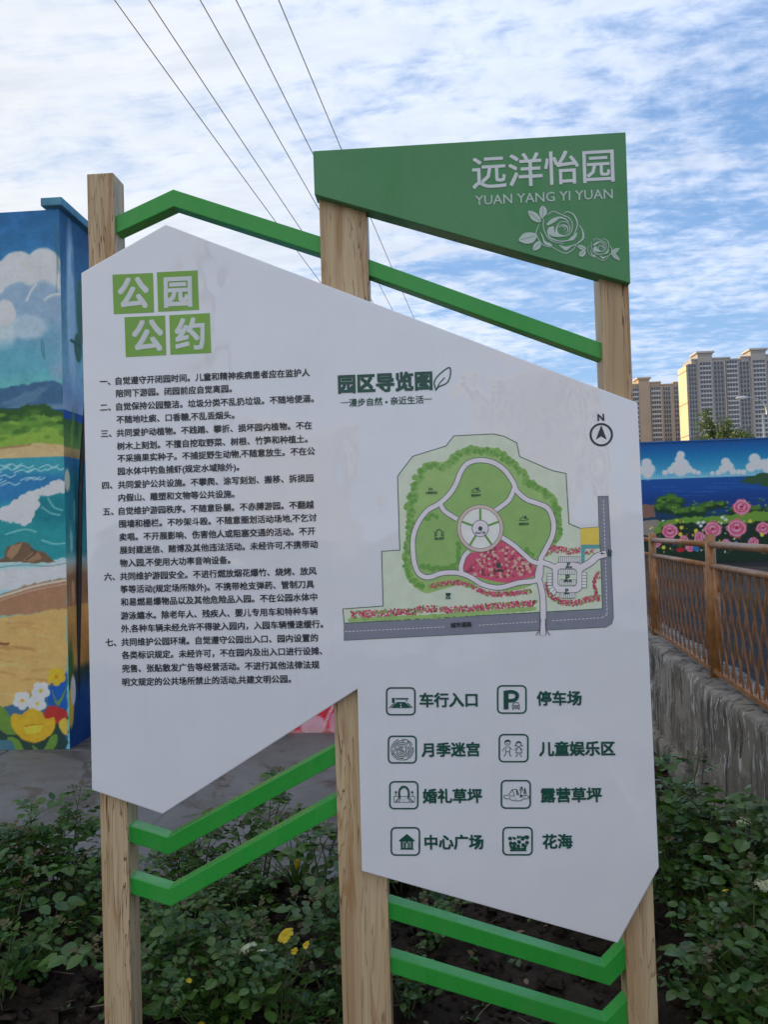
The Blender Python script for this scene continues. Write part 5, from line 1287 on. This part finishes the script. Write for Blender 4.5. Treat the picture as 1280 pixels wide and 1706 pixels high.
def rose(px, y, h, pi, label, flowers=()):
    """flowers: (kind, photo px, photo py) - blooms stand on their own stalk from the bush"""
    global nb
    rr = random.Random(900+nb); nb += 1
    p = at_y(px, 1500, y); z = soil_h(p.x, y); stem, leaves, tips = PROTO[pi]
    root = empty('rose_bush', (p.x, y, z), label, 'rose bush', ROSE_GROUP); rot = rr.uniform(0, 6.28); k = h/PH[pi]
    root.rotation_euler = (0, 0, rot); root.scale = (k, k, k)
    M0 = Matrix.Translation((p.x, y, z)) @ Matrix.Rotation(rot, 4, 'Z') @ Matrix.Scale(k, 4)
    o = bpy.data.objects.new('stem', stem); COL.objects.link(o); o.parent = root
    for (M, yg, v) in leaves:
        wp = M0 @ M.translation
        if wp.x > fence_x(wp.y)-0.16: continue
        o = bpy.data.objects.new('leaf', (YOUNG[v % 3] if yg else LEAVES[v])); COL.objects.link(o); o.parent = root
        o.matrix_local = M @ Matrix.Rotation(rr.uniform(-.3, .3), 4, 'X')
    inv = M0.inverted()
    for kind, fx, fy in flowers:
        yy = y+rr.uniform(-.10, -.02); t_ = at_y(fx, fy+8, yy); lp = inv @ t_
        m = MB(); m.tube([Vector((0, 0, .02)), Vector((lp.x*.3, lp.y*.3, lp.z*.55)), Vector((lp.x*.85, lp.y*.85, lp.z*.85)), lp], [.003, .0025, .002, .0018], 5, False)
        o = bpy.data.objects.new('stem', m.mesh('stem', M_STEM, True)); COL.objects.link(o); o.parent = root
        o = bpy.data.objects.new('flower' if 'bud' not in kind else 'bud', flower_mesh(kind, len(flowers)+int(fx) % 3)); COL.objects.link(o); o.parent = root
        o.matrix_local = Matrix.Translation(lp) @ Matrix.Rotation(rr.uniform(-.5, .5), 4, 'X') @ Matrix.Rotation(rr.uniform(-.4, .4), 4, 'Y') @ Matrix.Scale(1/k, 4)
    return root
SPOTS = [(20, 1.00, .43, 0), (85, 1.05, .42, 1), (128, 1.15, .30, 2), (-45, .95, .45, 1), (155, .95, .26, 4), (0, .48, .36, 3), (-20, .75, .42, 1), (75, .62, .18, 4),
    (255, 1.0, .28, 1), (300, 1.10, .33, 2), (345, .90, .33, 0), (392, 1.15, .30, 1), (395, .55, .38, 0), (300, .50, .38, 1), (250, .42, .38, 3), (350, .30, .32, 1), (390, .30, .24, 4),
    (562, 1.05, .50, 2), (575, .60, .46, 0), (555, .35, .28, 3), (412, 1.0, .30, 3), (285, .80, .36, 0),
    (672, 1.30, .40, 1), (725, 1.7, .38, 3), (735, .85, .20, 4), (830, 1.5, .30, 3), (900, 1.9, .36, 1), (965, 1.1, .24, 4), (1010, 1.6, .34, 3), (670, .45, .20, 4), (1030, .8, .22, 4),
    (1135, .95, .40, 1), (1185, 1.25, .38, 2), (1205, .60, .40, 0), (1262, .42, .44, 1), (1295, .70, .50, 0), (1150, .50, .22, 3), (1235, .25, .30, 4), (1140, 1.6, .28, 1), (1290, .28, .38, 3)]
ORD = ['first', 'second', 'third', 'fourth', 'fifth', 'sixth', 'seventh', 'eighth']
def zone(px): return 'left of the left post' if px < 165 else 'between left and middle posts' if px < 600 else 'under lower right rails' if px < 1070 else 'between right post and wall'
def row(y): return 'front' if y < .58 else 'middle' if y < 1.02 else 'back'
for sp in SPOTS:
    peers = sorted(q[0] for q in SPOTS if zone(q[0]) == zone(sp[0]) and row(q[1]) == row(sp[1])); k = peers.index(sp[0])
    which = 'only bush' if len(peers) == 1 else ORD[k]+' from left'
    rose(*sp, 'flowerless rose bush, '+which+' in the '+row(sp[1])+' row '+zone(sp[0]))
rose(1118, 1.15, .60, 2, 'slender rose bush with a small yellow bud beside the right panel edge', [('yellow_bud', 1109, 1357)])
rose(430, 1.32, .52, 2, 'tall thin rose shoot seen between the two lower left green rails')
rose(470, .30, .26, 4, 'rose bush carrying a full yellow bloom with a smaller yellow one below', [('yellow', 478, 1552), ('yellow_bud', 491, 1578), ('yellow_bud', 511, 1568)])
rose(415, .42, .36, 3, 'rose bush with a half hidden white bloom near the left post', [('cream', 414, 1572), ('cream_bud', 436, 1578)])
rose(1225, 1.0, .50, 1, 'rose bush with a cream white bloom in front of the concrete wall', [('cream', 1240, 1362), ('cream_bud', 1232, 1378)])
rose(1255, .60, .46, 0, 'rose bush with yellow buds and a white bloom at the lower right', [('cream', 1276, 1466), ('yellow_bud', 1210, 1478), ('yellow_bud', 1208, 1520)])
rose(320, .30, .22, 4, 'low rose bush with a yellow bud at the bottom by the left post', [('yellow_bud', 336, 1700), ('yellow_bud', 314, 1628)])

# yellow daylily clump with strap leaves
def lily(px, y, label, blooms, n=26, ln=.24):
    rr = random.Random(int(px)); p = at_y(px, 1500, y); z = soil_h(p.x, y); root = empty('daylily', (p.x, y, z), label, 'daylily')
    for k in range(n):
        a = rr.uniform(0, 6.28); l_ = ln*rr.uniform(.6, 1.1); sp = rr.uniform(.25, .8); vs = []
        sd = Vector((-math.sin(a), math.cos(a), 0))
        for i in range(6):
            t_ = i/5; c_ = Vector((p.x, y, z))+Vector((math.cos(a), math.sin(a), 0))*l_*sp*t_**1.3+Vector((0, 0, l_*(t_-.45*sp*t_*t_)))
            w = .0065*(1-t_**2.2)+.0006; vs += [c_-sd*w, c_+sd*w]
        m = MB(); m.add(vs, [(2*i, 2*i+1, 2*i+3, 2*i+2) for i in range(5)]); m.build('strap_leaf', M_YOUNG if rr.random() < .15 else M_GRASS, root)
    for fx, fy, mt, sz in blooms:
        q = at_y(fx, fy, y-.03); m = MB(); m.tube([(p.x, y, z), (q.x*.6+p.x*.4, y-.01, z+(q.z-z)*.5), q], [.003, .0025, .002], 5); m.build('stalk', M_STEM, root, True)
        m = MB(); up_ = Vector((rr.uniform(-.3, .3), -.1, 1)).normalized()
        for j in range(5):
            a = j*1.257; o_ = Vector((math.cos(a), math.sin(a), 0)); s2 = Vector((-math.sin(a), math.cos(a), 0))
            vs = [q-up_*sz*.1, q+up_*sz*.4+o_*sz*.18-s2*sz*.13, q+up_*sz*.4+o_*sz*.18+s2*sz*.13, q+up_*sz*.85+o_*sz*.22-s2*sz*.08, q+up_*sz*.85+o_*sz*.22+s2*sz*.08, q+up_*sz*1.1+o_*sz*.1]
            m.add(vs, [(0, 1, 2), (1, 3, 4, 2), (3, 5, 4)])
        m.build('flower', mt, root)
M_GRASS = leaf_mat('strap_leaf_green', (0.05, 0.11, 0.03), (0.09, 0.16, 0.04), .45, .25)
for (px, y, h, d_) in [(30, 1.10, .50, 'tall shoot at the left edge of the photo, back row'), (104, 1.12, .49, 'tall shoot rising over the bushes left of the left post'), (318, 1.1, .42, 'upright shoot below the upper left green rail'), (1265, .95, .66, 'tall shoot at the right edge in front of the concrete wall'), (1152, 1.3, .56, 'upright shoot against the low concrete wall by the panel')]:
    rose(px, y, h, 2, 'thin rose bush, '+d_)
lily(492, 1.30, 'daylily clump with a yellow and an orange bud on the pavement side', [(494, 1448, M_YELLOW, .05), (511, 1458, M_ORANGE, .035)])
lily(152, 1.25, 'flowerless tuft of strap leaves just left of the left post', [], 22, .22)

# dry leaves, bits of straw and twigs on the soil
rr = random.Random(77); m = MB(); m2 = MB(); m4 = MB()
for _ in range(520):
    x = rr.uniform(-2.4, 2.2); y = rr.uniform(.05, 1.6 if x < .4 else 2.8)
    if x > fence_x(y)-.25: continue
    p = Vector((x, y, soil_h(x, y)+.010)); a = rr.uniform(0, 6.28); d = Vector((math.cos(a), math.sin(a), rr.uniform(-.3, .5)))
    if rr.random() < .6: leaflet(m, p, d, Vector((rr.uniform(-.6, .6), rr.uniform(-.6, .6), 1)), rr.uniform(.02, .045), rr.uniform(.014, .028), rr)
    else: m2.tube([p, p+d*rr.uniform(.02, .09), p+d*.1+Vector((rr.uniform(-.03, .03), 0, 0))], rr.uniform(.0008, .002), 3, False)
for _ in range(420):                                       # low weeds between the roses
    x = rr.uniform(-2.4, 2.2); y = rr.uniform(.1, 1.5 if x < .4 else 2.6)
    if x > fence_x(y)-.25: continue
    p = Vector((x, y, soil_h(x, y)+.004))
    for k in range(rr.randrange(2, 5)):
        a = rr.uniform(0, 6.28); leaflet(m4, p, Vector((math.cos(a), math.sin(a), rr.uniform(.3, 1.2))), Vector((0, 0, 1)), rr.uniform(.015, .04), rr.uniform(.008, .02), rr)
M_DRY = leaf_mat('dry_leaf', (0.10, 0.062, 0.035), (0.24, 0.16, 0.10), .8, .1)
tag(m.build('dry_leaves', M_DRY), 'dry brown leaves scattered over the flower bed', kind='stuff')
tag(m2.build('twig_litter', plain('straw', (.22, .17, .11), .85)), 'thin straw and twigs scattered over the flower bed', kind='stuff')
tag(m4.build('low_weeds', M_GRASS), 'tiny weeds sprouting in the flower bed', kind='stuff')
